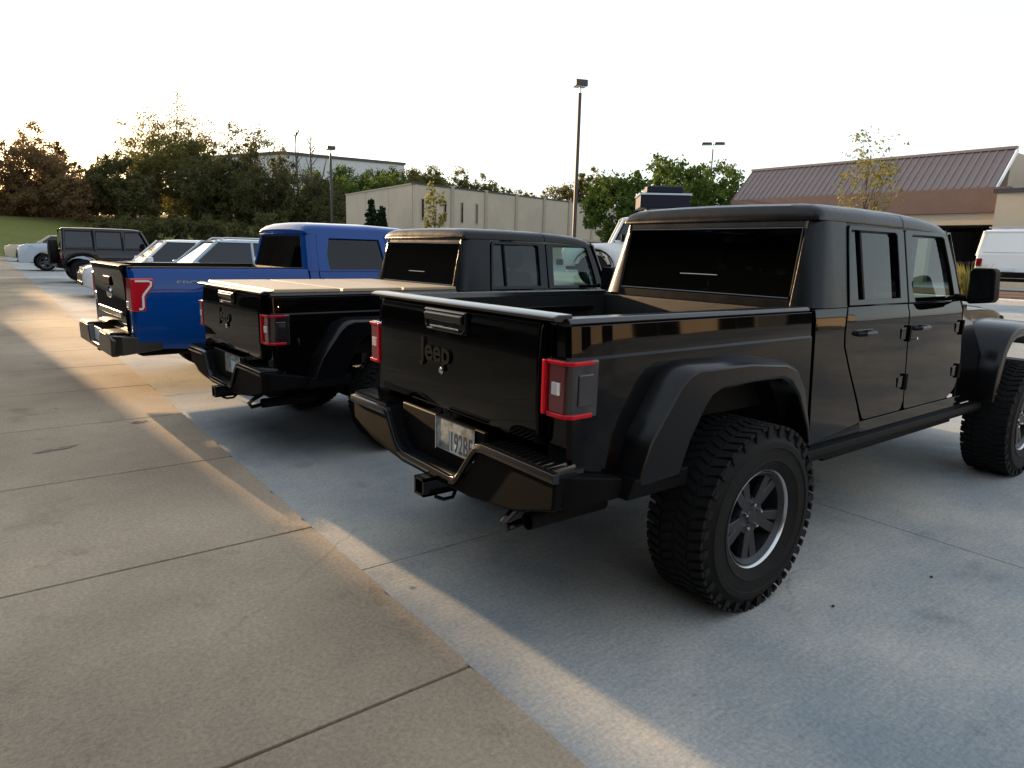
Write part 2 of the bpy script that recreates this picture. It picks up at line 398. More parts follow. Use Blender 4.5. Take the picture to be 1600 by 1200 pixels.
def gladiator(label, loc, yaw, dz, Rt, tw, rim, cover=False, plate='192BE', group='black pickups parked tail to the walk'):
    root = empty('pickup_truck', loc, yaw, label, 'pickup truck', group)
    B.ZO = dz
    PT, PL = 'black_paint', 'black_plastic'
    def rows(rows_, s, n=6, dy=0.):
        return [[(xl+(xr-xl)*i/n, s*(ysd(z)+dy), z) for i in range(n+1)] for z, xl, xr in rows_]
    def ring(outer, inner, s, dy=0.):
        b = B(); n = len(outer)
        b.add([(x, s*(ysd(z)+dy), z) for x, z in outer]+[(x, s*(ysd(z)+dy), z) for x, z in inner],
              [(i, (i+1) % n, n+(i+1) % n, n+i) for i in range(n)])
        return b
    def pane(pts, s, dy=-.012):
        return B().add([(x, s*(ysd(z)+dy), z) for x, z in pts], [tuple(range(len(pts)))])
    # --- cargo bed
    arch = [(-.99,.72), (-.60,.72), (-.52,.80), (-.42,.99), (-.30,1.05), (.28,1.05), (.40,.96), (.47,.80), (.52,.70), (.66,.66)]
    xs = [-.985, -.97, -.9, -.75, -.62, -.58, -.54, -.50, -.46, -.42, -.36, -.30, -.1, .1, .28, .34, .40, .44, .48, .52, .58, .655]
    ts = [0, .25, .5, .75, 1]; zu = [1.16, 1.195, 1.205, 1.25, 1.29, 1.325]
    for s in (-1, 1):
        b = B(); rr = []
        for x in xs:
            lo = lerp(arch, x); ins = .03*max(0, (-.93-x)/.055)**2
            rr.append([(x, s*(ysd(z)-ins-(.007 if 1.20 < z < 1.30 else 0)), z) for z in [lo+(1.12-lo)*t for t in ts]+zu])
        side = b.grid(rr).obj('bed_side', PT, root, solid=.02, smooth=25)
        # corner pillar beside the tailgate
        B().prism([(s*.664, .74), (s*.79, .74), (s*.782, 1.0), (s*.752, 1.325), (s*.664, 1.325)], 'x', -.985, -.95).obj('corner_pillar', PT, root, bevel=.012)
        cap = B().prism([(s*.685, 1.318), (s*.762, 1.322), (s*.772, 1.334), (s*.758, 1.352), (s*.69, 1.352)], 'x', -.985, .66).obj('bed_rail', 'gloss_black', root, bevel=.006)
        B().box(-.95, .64, s*.68-.01, s*.68+.01, .88, 1.32).obj('bed_inner_wall', 'bed_liner', root)
        B().prism([(-.45,.88), (-.38,1.06), (.38,1.06), (.45,.88)], 'y', s*.52, s*.675).obj('wheel_well', 'bed_liner', root, bevel=.02)
        # tie-down rail along the inner wall
        B().box(-.8, .5, s*.652-.012, s*.652+.012, 1.23, 1.26).obj('tie_down_rail', 'satin_black', root, bevel=.004)
    b = B().box(-.97, .65, -.69, .69, .855, .88)
    for k in range(12): b.box(-.96, .62, -.62+k*.11, -.575+k*.11, .88, .89)
    b.obj('bed_floor', 'bed_liner', root, smooth=0)
    B().box(.625, .655, -.74, .74, .70, 1.33).obj('bed_front_wall', 'bed_liner', root, bevel=.008)
    # --- tailgate
    tg = B().prism([(-.985,.85), (-1.015,.852), (-1.028,.87), (-1.036,1.0), (-1.036,1.22), (-1.03,1.30), (-1.018,1.333), (-.985,1.337), (-.965,1.33), (-.965,.852)], 'y', -.655, .655).obj('tailgate', PT, root, bevel=.01, seg=3)
    B().prism([(-.95,1.337), (-1.03,1.337), (-1.046,1.345), (-1.044,1.358), (-1.02,1.366), (-.95,1.366)], 'y', -.745, .745).obj('tailgate_cap', 'gloss_black', tg, bevel=.005)
    hb = B(); hb.box(-1.040, -1.03, -.168, .178, 1.225, 1.327); hd = hb.obj('handle_bezel', 'satin_black', tg, bevel=.006)
    fr = B().tube([(-1.043, .172, 1.318), (-1.043, .172, 1.25), (-1.043, .15, 1.232), (-1.043, -.14, 1.232), (-1.043, -.162, 1.25), (-1.043, -.162, 1.318), (-1.043, .172, 1.318)], .0065, 6).obj('handle_trim', 'gloss_black', tg)
    B().prism([(-1.042,1.268), (-1.058,1.275), (-1.062,1.305), (-1.042,1.318)], 'y', -.15, .16).obj('tailgate_handle', 'gloss_black', tg, bevel=.006)
    B().box(-1.052, -1.040, -.12, .12, 1.242, 1.25).obj('handle_lip', 'chrome', tg, bevel=.002)
    text('lettering', 'Jeep', .145, (-1.037, .217, 1.082), (R(90), 0, R(-90)), 'satin_black', tg, .010, .0035, 1.06)
    B().lathe([(.001, -1.05), (.012, -1.05), (.017, -1.045), (.017, -1.03)], 16, (0, .03, 1.045), 'x').obj('tailgate_lock', 'chrome', tg)
    # shallow raised field pressed in the gate
    # --- tail lights
    for s in (-1, 1):
        h = B().prism([(-1.018, s*.672), (-1.018, s*.80), (-.99, s*.815), (-.865, s*.815), (-.865, s*.76), (-.98, s*.672)], 'z', .978, 1.203).obj('tail_light', 'smoke_lens', root, bevel=.012)
        B().prism([(-1.036, s*.676), (-1.036, s*.698), (-1.012, s*.698), (-1.012, s*.676)], 'z', .985, 1.198).obj('light_bar', 'lamp_red', h, bevel=.006)
        for z0, z1 in ((.983, 1.002), (1.183, 1.20)):
            B().prism([(-1.034, s*.706), (-1.030, s*.795), (-1.0, s*.822), (-.90, s*.822), (-.90, s*.80), (-1.0, s*.80), (-1.014, s*.79), (-1.014, s*.706)], 'z', z0, z1).obj('light_bar', 'lamp_red', h, bevel=.005)
        B().box(-1.022, -1.01, min(s*.70, s*.79), max(s*.70, s*.79), 1.004, 1.181).obj('inner_lens', 'dark_red_lens', h)
        b = B()
        for k in range(4): b.box(-1.03, -1.014, min(s*(.728+k*.011), s*(.737+k*.011)), max(s*(.728+k*.011), s*(.737+k*.011)), 1.07, 1.118)
        b.obj('reverse_lamp', 'white_lens', h, bevel=.002)
        B().box(-.975, -.90, min(s*.812, s*.823), max(s*.812, s*.823), 1.03, 1.15).obj('blind_spot_cover', 'smoke_lens', h, bevel=.004)
    # --- rear bumper: step pads at the ends, dropped middle with the plate
    c0 = .03
    prof = [(.86,.795), (.43,.795), (.40,.775), (.30,.635), (.25,.61)]
    top = [(c0+p[0], p[1]) for p in prof]+[(c0-p[0], p[1]) for p in prof[::-1]]
    top[0] = (.86,.795); top[-1] = (-.86,.795)
    bot = [(-.85,.66), (-.62,.585), (-.30,.545), (.30,.545), (.62,.585), (.85,.66)]
    bp_ = B().prism(top+bot, 'x', -1.105, -.99).obj('rear_bumper', PL, root, bevel=.012, seg=3)
    for s in (-1, 1):
        B().loft([[(-1.07, s*.85, .66), (-1.07, s*.85, .79), (-1.0, s*.80, .79), (-1.0, s*.80, .66)],
                  [(-1.02, s*.885, .66), (-1.02, s*.885, .785), (-.98, s*.82, .785), (-.98, s*.82, .66)],
                  [(-.78, s*.885, .66), (-.78, s*.885, .74), (-.78, s*.82, .74), (-.78, s*.82, .66)]]).obj('bumper_end', PL, bp_, bevel=.01)
        b = B(); y0, y1 = (.48, .85) if s > 0 else (-.85, -.40)
        b.box(-1.10, -.96, y0, y1, .785, .803)
        n = 13
        for k in range(n):
            yk = y0+.015+(y1-y0-.03)*k/(n-1)
            b.add([(-1.095, yk-.006, .803), (-1.095, yk+.006, .803), (-.975, yk+.024, .803), (-.975, yk+.012, .803), (-1.092, yk-.003, .813), (-1.092, yk+.003, .813), (-.978, yk+.021, .813), (-.978, yk+.015, .813)],
                  [(0,3,2,1), (4,5,6,7), (0,1,5,4), (1,2,6,5), (2,3,7,6), (3,0,4,7)])
        b.obj('step_pad', 'gloss_black', bp_, smooth=0)
    # rolled edge that runs along the steps and round the drop
    path = [(.862,.782), (.46,.786), (.435,.775), (.42,.75)]+[(.345,.640), (.315,.615), (.27,.603)]+[(-.155,.597), (-.195,.606), (-.225,.632)]+[(-.335,.768), (-.362,.795), (-.41,.803)]+[(-.862,.800)]
    e = B()
    pts = []
    rg = []
    for i, (y, z) in enumerate(path):
        a = path[max(i-1, 0)]; b2 = path[min(i+1, len(path)-1)]
        t = Vector((b2[0]-a[0], b2[1]-a[1])).normalized(); nrm = Vector((t.y, -t.x))
        if nrm.y < 0 and abs(t.x) > .5: nrm = -nrm
        if abs(t.x) <= .5: nrm = Vector((1, .55)).normalized()*(1 if y > 0 else 1) if False else nrm
        rg.append([(-1.118, y, z-.030), (-1.126, y, z-.012), (-1.118, y, z+.006), (-1.09, y, z+.010), (-1.09, y, z-.032)])
    e.loft(rg).obj('bumper_edge', 'gloss_black', bp_, bevel=.002)
    # mounting board and plate
    B().box(-1.045, -1.02, -.33, .40, .60, .83).obj('plate_recess', PL, bp_, bevel=.01)
    py0, py1, pz0, pz1 = -.262, .045, .680, .832
    pl = B().box(-1.056, -1.052, py0, py1, pz0, pz1).obj('licence_plate', 'plate_white', root, bevel=.002)
    tag(pl, 'pale licence plate with black characters')
    B().box(-1.0585, -1.056, py1-.108, py1-.004, pz0+.006, pz1-.006).obj('plate_picture', 'plate_dark', pl)
    B().box(-1.0585, -1.056, py0+.004, py1-.11, pz1-.05, pz1-.006).obj('plate_picture', 'plate_dark', pl)
    if plate: text('plate_characters', plate, .125, (-1.0565, py1-.112, pz0+.014), (R(90), 0, R(-90)), 'plate_ink', pl, .0012, .0012, .56, space=1.05)
    B().box(-1.062, -1.05, py0-.004, py1+.004, pz1, pz1+.006).obj('plate_frame', 'satin_black', pl)
    B().box(-1.062, -1.05, py1, py1+.006, pz0-.006, pz1).obj('plate_frame', 'chrome', pl)
    # hitch
    h = B(); y, z = -.02, .53
    for a in ((y-.042, y-.03, z-.042, z+.042), (y+.03, y+.042, z-.042, z+.042), (y-.042, y+.042, z+.03, z+.042), (y-.042, y+.042, z-.042, z-.03)): h.box(-1.19, -.75, *a)
    h.box(-1.19, -1.165, y-.052, y+.052, z-.054, z+.054) if False else None
    hi = h.obj('tow_hitch', 'satin_black', root, smooth=0)
    for s in (-1, 1):
        B().tube([(-1.02, y+s*.05, z-.03), (-1.07, y+s*.10, z-.045), (-1.12, y+s*.10, z-.045), (-1.14, y+s*.06, z-.04)], .009, 6).obj('chain_loop', 'satin_black', hi)
    B().box(-1.05, -.98, y-.17, y-.07, z-.01, z+.05).obj('trailer_socket', 'satin_black', hi, bevel=.01)
    # tow hooks and exhaust tip
    B().tube([(-.95, -.55, .60), (-1.06, -.55, .55), (-1.10, -.55, .52), (-1.08, -.55, .49), (-1.0, -.55, .50)], .016, 8).obj('tow_hook', 'satin_black', root)
    B().lathe([(.034, -1.02), (.036, -.6), (.001, -.6)], 20, (0, -.60, .52), 'x').obj('exhaust_tip', 'under_black', root, solid=.004)
    # --- flares
    def flare(x0, outer, inner, s, y_in=.79):
        b = B(); rr = []
        for (a, c), (d, f) in zip(outer, inner):
            m = .82
            rr.append([(x0+a, s*y_in, c), (x0+a*.985, s*.895, c-.012), (x0+a*.97, s*.93, c-.03), (x0+d, s*.935, f+.004), (x0+d, s*.92, f-.012), (x0+d*.99, s*y_in, f-.004)])
        return b.loft(rr).obj('wheel_flare', 'satin_black', root, bevel=.008, smooth=50)
    out = [(-.765,.735), (-.745,.80), (-.70,.90), (-.54,1.105), (-.49,1.145), (-.43,1.165), (-.05,1.160), (.24,1.135), (.33,1.105), (.42,1.005), (.50,.80), (.53,.70)]
    inn = [(-.50,.71), (-.475,.78), (-.44,.86), (-.36,.985), (-.32,1.025), (-.25,1.05), (-.03,1.058), (.20,1.055), (.27,1.03), (.35,.955), (.455,.78), (.485,.70)]
    for s in (-1, 1):
        flare(0, out, inn, s)
        # dark liner over the wheel
        B().grid([[(x*1.01, s*yy, z+.015) for yy in (.45, .80)] for x, z in inn]).obj('wheel_liner', 'under_black', root, solid=.01)
        B().prism([(-.80,.66), (-.44,.66), (-.44,.74), (-.76,.74)], 'y', min(s*.80, s*.93), max(s*.80, s*.93)).obj('flare_foot', 'black_plastic', root, bevel=.01)
    of = [(-.55,.64), (-.54,.80), (-.47,1.02), (-.38,1.12), (-.25,1.165), (-.05,1.172), (.2,1.17), (.36,1.15), (.46,1.09), (.52,1.0)]
    nf = [(-.47,.64), (-.455,.80), (-.40,.965), (-.33,1.04), (-.22,1.075), (-.05,1.085), (.18,1.085), (.33,1.07), (.40,1.03), (.46,.97)]
    for s in (-1, 1):
        flare(3.487, of, nf, s, .60)
        B().grid([[(3.487+x*1.01, s*yy, z+.015) for yy in (.40, .64)] for x, z in nf]).obj('wheel_liner', 'under_black', root, solid=.01)
        B().box(3.80, 3.93, min(s*.80, s*.90), max(s*.80, s*.90), 1.135, 1.165).obj('marker_light', 'amber_lens', root, bevel=.006)
    # --- cab lower body
    for s in (-1, 1):
        B().grid(rows([(.62,.695,1.24), (.70,.69,1.222), (.83,.685,1.155), (1.0,.685,1.055), (1.13,.685,.987), (1.20,.685,.982), (1.283,.685,.99), (1.335,.69,1.02)], s)).obj('cab_corner', PT, root, solid=.016, smooth=25)
        B().grid(rows([(.60,.70,2.66), (.63,.695,2.66), (.685,1.24,2.66)], s, 12, .0)).obj('sill', PT, root, solid=.016)
        d1 = B().grid(rows([(.692,1.27,1.70), (.705,1.242,1.735), (.75,1.212,1.755), (.83,1.168,1.757), (1.0,1.066,1.752), (1.13,.998,1.748), (1.20,.993,1.746), (1.25,.997,1.745), (1.283,1.002,1.744), (1.338,1.03,1.742)], s, 8)).obj('door', PT, root, solid=.02, smooth=25)
        d2 = B().grid(rows([(.692,1.795,2.38), (.705,1.772,2.44), (.75,1.767,2.53), (.86,1.767,2.595), (1.0,1.764,2.59), (1.2,1.758,2.56), (1.25,1.757,2.552), (1.283,1.756,2.545), (1.338,1.754,2.53)], s, 8)).obj('door', PT, root, solid=.02, smooth=25)
        for d, xh, xg, ext in ((d1, 1.13, 1.70, 0), (d2, 1.83, 2.50, 0)):
            y = ysd(1.19)
            B().prism([(xh-.02, 1.165), (xh+.17, 1.165), (xh+.18, 1.19), (xh+.17, 1.215), (xh-.02, 1.215)], 'y', min(s*y, s*(y+.012)), max(s*y, s*(y+.012))).obj('handle_cup', 'satin_black', d, bevel=.006)
            B().tube([(xh, s*(y+.01), 1.19), (xh+.02, s*(y+.042), 1.194), (xh+.13, s*(y+.042), 1.194), (xh+.15, s*(y+.01), 1.19)], .015, 8).obj('door_handle', PT, d)
            for zz in (.87, 1.165):
                yy = ysd(zz)
                B().prism([(xg-.05, zz-.03), (xg+.07, zz-.045), (xg+.09, zz-.03), (xg+.09, zz+.03), (xg+.07, zz+.045), (xg-.05, zz+.03)], 'y', min(s*yy, s*(yy+.016)), max(s*yy, s*(yy+.016))).obj('hinge', PT, d, bevel=.005)
                B().tube([(xg+.045, s*(yy+.018), zz-.05), (xg+.045, s*(yy+.018), zz+.05)], .014, 8).obj('hinge_pin', PT, d)
        B().lathe([(.001, -.02), (.009, -.02), (.009, .01)], 10, (1.84, s*(ysd(1.13)+.01), 1.13)).obj('door_lock', 'chrome', d2) if s < 0 else None
        # window frames and panes
        f1 = ring([(1.035,1.345), (1.06,1.56), (1.085,1.755), (1.10,1.775), (1.735,1.775), (1.748,1.76), (1.745,1.56), (1.742,1.345)],
                  [(1.065,1.375), (1.085,1.56), (1.105,1.735), (1.12,1.75), (1.635,1.752), (1.655,1.735), (1.652,1.56), (1.645,1.375)], s).obj('window_frame', 'black_paint', d1, solid=.03, bevel=.006)
        pane([(1.06,1.365), (1.10,1.755), (1.66,1.757), (1.65,1.365)], s).obj('window_pane', 'tint_glass', d1, smooth=0)
        B().add([(x, s*(ysd(z)+k), z) for k in (-.02, .002) for x, z in ((1.215,1.37), (1.235,1.37), (1.245,1.755), (1.225,1.755))], [(0,1,2,3), (4,7,6,5), (0,4,5,1), (1,5,6,2), (2,6,7,3), (3,7,4,0)]).obj('window_divider', PL, d1)
        f2 = ring([(1.754,1.345), (1.757,1.56), (1.76,1.76), (1.775,1.775), (2.36,1.775), (2.385,1.755), (2.465,1.56), (2.528,1.345)],
                  [(1.825,1.375), (1.835,1.56), (1.85,1.735), (1.865,1.75), (2.30,1.75), (2.325,1.735), (2.385,1.56), (2.43,1.375)], s).obj('window_frame', 'black_paint', d2, solid=.03, bevel=.006)
        pane([(1.82,1.365), (1.845,1.757), (2.325,1.757), (2.435,1.365)], s).obj('window_pane', 'clear_glass', d2, smooth=0)
        for d, x0, x1 in ((d1, 1.06, 1.65), (d2, 1.82, 2.44)):
            B().tube([(x0, s*(ysd(1.362)+.008), 1.362), (x1, s*(ysd(1.362)+.008), 1.362)], .006, 6).obj('window_sweep', 'satin_black', d)
        # rock rail
        B().prism([(s*.80,.545), (s*.86,.55), (s*.872,.575), (s*.862,.612), (s*.80,.615)], 'x', .56, 2.95).obj('rock_rail', 'black_plastic', root, bevel=.01)
        B().box(.9, 2.6, min(s*.45, s*.80), max(s*.45, s*.80), .50, .60).obj('floor_pan', 'under_black', root)
        # mirror
        mr = B().prism([(s*.868,1.33), (s*1.0,1.345), (s*1.012,1.37), (s*1.0,1.545), (s*.98,1.562), (s*.875,1.562), (s*.855,1.54), (s*.852,1.36)], 'x', 2.40, 2.50).obj('side_mirror', 'black_plastic', root, bevel=.018, seg=3)
        B().prism([(s*.875,1.365), (s*.99,1.375), (s*.985,1.535), (s*.875,1.54)], 'x', 2.396, 2.40).obj('mirror_glass', 'chrome', mr) if False else B().prism([(s*.875,1.365), (s*.99,1.375), (s*.985,1.535), (s*.875,1.54)], 'x', 2.396, 2.4).obj('mirror_glass', 'car_glass', mr)
        B().tube([(2.47, s*.76, 1.37), (2.46, s*.87, 1.36)], .022, 8).obj('mirror_arm', 'black_plastic', mr)
    # cowl, inner floor, bulkheads
    B().box(.72, 2.62, -.755, .755, .60, .70).obj('cab_floor', 'under_black', root)
    # --- hard top
    for s in (-1, 1):
        rr = []
        for z in (1.338, 1.42, 1.55, 1.68, 1.762, 1.79):
            xr = .712+(z-1.338)*.20; y = ysd(z); xe = 1.025+(z-1.345)*.115
            rr.append([(xe, s*y, z), (.92, s*y, z), (xr+.085, s*(y-.002), z), (xr+.045, s*(y-.012), z), (xr+.015, s*(y-.035), z), (xr, s*(y-.075), z), (xr-.002, s*.628, z), (xr+.02, s*.612, z)])
        B().grid(rr).obj('hardtop_pillar', 'hardtop_black', root, solid=.012, smooth=60)
    def xr(z): return .712+(z-1.338)*.20
    B().prism([(xr(1.338)-.002, 1.325), (xr(1.375)-.002, 1.375), (xr(1.375)+.04, 1.375), (xr(1.338)+.04, 1.325)], 'y', -.63, .63).obj('rear_header', 'hardtop_black', root, bevel=.005)
    B().prism([(xr(1.755)-.002, 1.755), (xr(1.80)-.002, 1.80), (xr(1.80)+.04, 1.80), (xr(1.755)+.04, 1.755)], 'y', -.63, .63).obj('rear_header', 'hardtop_black', root, bevel=.005)
    def rp(y, z, o=0.): return (xr(z)+o, y, z)
    rw = B().add([rp(.625,1.372,.006), rp(-.625,1.372,.006), rp(-.615,1.76,.006), rp(.615,1.76,.006)], [(0,1,2,3)]).obj('rear_window', 'limo_glass', root, smooth=0)
    B().tube([rp(.14,1.485,-.002), rp(-.13,1.485,-.002)], .0035, 6).obj('slider_trim', 'silver_metal', rw)
    B().tube([rp(.612,1.38,.0), rp(-.605,1.38,.0), rp(-.615,1.40,.0), rp(-.607,1.75,.0), rp(.607,1.75,.0), rp(.612,1.38,.0)], .006, 6).obj('window_gasket', 'gloss_black', rw)
    B().box(.80, .825, -.11, .11, 1.79, 1.815).obj('brake_lamp', 'dark_red_lens', root, bevel=.006)
    def roof_ring(x, e, dzz, w=1.):
        p = [(.690,1.790), (.690,1.812), (.682,1.838), (.66,1.862), (.61,1.880), (.50,1.888), (.25,1.894), (0,1.896)]
        q = [(y*w, 1.79+(z-1.79)*e+dzz) for y, z in p]
        return [(x, y, z) for y, z in q]+[(x, -y, z) for y, z in q[::-1][1:]]
    B().loft([roof_ring(.795, .25, 0, .985), roof_ring(.80, .55, 0, .995), roof_ring(.82, .82, 0), roof_ring(.86, .95, 0), roof_ring(.93, 1, 0), roof_ring(1.3, 1.03, 0), roof_ring(1.752, 1.02, -.003)]).obj('roof_panel', 'hardtop_black', root, smooth=60, bevel=.004)
    B().loft([roof_ring(1.757, 1.02, -.003), roof_ring(2.0, .98, -.008), roof_ring(2.2, .9, -.014), roof_ring(2.33, .72, -.02), roof_ring(2.41, .45, -.026, .99), roof_ring(2.43, .2, -.03, .98)]).obj('roof_panel', 'hardtop_black', root, smooth=60, bevel=.004)
    # --- windshield
    wf = B()
    for s in (-1, 1): wf.tube([(2.63, s*.735, 1.30), (2.42, s*.672, 1.775)], .032, 8)
    wf.tube([(2.42, .672, 1.772), (2.42, -.672, 1.772)], .025, 8); wf.tube([(2.63, .735, 1.30), (2.63, -.735, 1.30)], .03, 8)
    ws = wf.obj('windshield_frame', PT, root)
    B().add([(2.63, .72, 1.31), (2.63, -.72, 1.31), (2.425, -.66, 1.77), (2.425, .66, 1.77)], [(0,1,2,3)]).obj('windshield', 'clear_glass', root, smooth=0)
    B().prism([(2.35,1.0), (2.35,1.22), (2.42,1.28), (2.66,1.29), (2.66,1.0)], 'y', -.73, .73).obj('dashboard', 'seat_cloth', root, bevel=.02)
    B().tube([(2.17+.0*k, .36+.18*math.cos(k*math.pi/8), 1.20+.18*math.sin(k*math.pi/8)) for k in range(17)], .014, 6).obj('steering_wheel', 'seat_cloth', root)
    for (x, ys) in ((1.75, (.36, -.36)), (1.0, (.36, -.36))):
        for y in ys:
            st = B().box(x, x+.5, y-.25, y+.25, .86, 1.0).obj('seat', 'seat_cloth', root, bevel=.05, seg=3)
            B().prism([(x+.08,.98), (x-.06,1.50), (x-.16,1.50), (x-.06,.98)], 'y', y-.24, y+.24).obj('backrest', 'seat_cloth', st, bevel=.05, seg=3)
            B().box(x-.17, x-.07, y-.12, y+.12, 1.53, 1.70).obj('headrest', 'seat_cloth', st, bevel=.04, seg=3)
    # --- hood and front
    def hr(x, w, z):
        p = [(w+.02,.80), (w,1.0), (w-.01,z-.06), (w-.035,z-.015), (w-.12,z), (.32,z+.004), (.26,z+.022), (0,z+.026)]
        return [(x, y, zz) for y, zz in p]+[(x, -y, zz) for y, zz in p[::-1][1:]]
    hd = B().loft([hr(2.60,.70,1.305), hr(2.80,.685,1.30), hr(3.4,.63,1.272), hr(3.9,.585,1.235), hr(4.08,.57,1.205), hr(4.12,.565,1.17)]).obj('hood', PT, root, smooth=40, bevel=.01)
    for s in (-1, 1):
        B().box(2.85, 2.93, min(s*.66, s*.69), max(s*.66, s*.69), 1.255, 1.30).obj('hood_latch', PL, hd, bevel=.008)
        B().grid([[(2.60, s*.80, .62), (2.95, s*.80, .62)], [(2.60, s*.79, 1.0), (2.95, s*.79, 1.0)], [(2.60, s*.775, 1.30), (2.93, s*.70, 1.25)]]).obj('cowl_side', PT, root, solid=.016)
    gr = B().box(4.10, 4.15, -.56, .56, .80, 1.17).obj('grille', PT, root, bevel=.02)
    for k in range(7): B().box(4.145, 4.158, -.235+k*.067, -.195+k*.067, .90, 1.12).obj('grille_slot', 'under_black', gr, bevel=.008)
    for s in (-1, 1): B().lathe([(.001, 4.185), (.07, 4.175), (.088, 4.155), (.088, 4.12)], 28, (0, s*.40, 1.01), 'x').obj('headlight', 'white_lens', gr)
    fb = B().prism([(4.18,.62), (4.36,.64), (4.38,.70), (4.36,.80), (4.18,.80)], 'y', -.78, .78).obj('front_bumper', PL, root, bevel=.02)
    # --- running gear
    B().box(-.95, 4.1, .36, .46, .56, .68).obj('frame_rail', 'under_black', root); B().box(-.95, 4.1, -.46, -.36, .56, .68).obj('frame_rail', 'under_black', root)
    B().box(-1.0, -.9, -.7, .7, .58, .70).obj('rear_crossmember', 'under_black', root)
    B().lathe([(.001,-.75), (.23,-.70), (.36,-.5), (.37,.1), (.23,.2), (.001,.22)], 24, (-.62, 0, .70), 'z').obj('spare_tyre', 'rubber', root) if False else None
    B().tube([(-.85, .0, .66), (-.25, .0, .66)], .2, 16).obj('muffler', 'under_black', root) if False else B().box(-.9, -.35, -.34, .34, .53, .66).obj('muffler', 'under_black', root, bevel=.04)
    B().box(.7, 4.0, -.35, .35, .52, .64).obj('skid_plate', 'under_black', root, bevel=.03)
    for s in (-1, 1): B().tube([(-.12, s*.50, .50), (-.10, s*.55, 1.02)], .03, 10).obj('shock_absorber', 'silver_metal', root)
    B.ZO = 0
    for xa in (0, 3.487):
        ax = B(); ax.tube([(xa, -.7, Rt), (xa, .7, Rt)], .045, 10); ax.lathe([(.001,-.12), (.11,-.09), (.15,0), (.11,.09), (.001,.12)], 16, (xa, .0 if xa == 0 else .2, Rt), 'x')
        ax.obj('axle', 'under_black', root)
        for s in (-1, 1): wheel(root, xa, s*(1.02-tw/2), Rt, tw, rim)
    B.ZO = dz
    if cover:
        for k in range(3):
            x0 = -.96+k*.545
            B().prism([(x0+.004,1.352), (x0+.535,1.352), (x0+.53,1.380), (x0+.01,1.380)], 'y', -.75, .75).obj('bed_cover_panel', 'tonneau_vinyl', root, bevel=.008)
    B.ZO = 0
    return root
gladiator('nearest black four-door pickup with big off-road tyres and an empty open bed', (0, 0, 0), 0, 0, .434, .305, .228)
gladiator('black four-door pickup with flat bed cover, second from the right, beside the blue truck', (-.121, 3.156, 0), .055, -.10, .395, .26, .225, True, plate='')
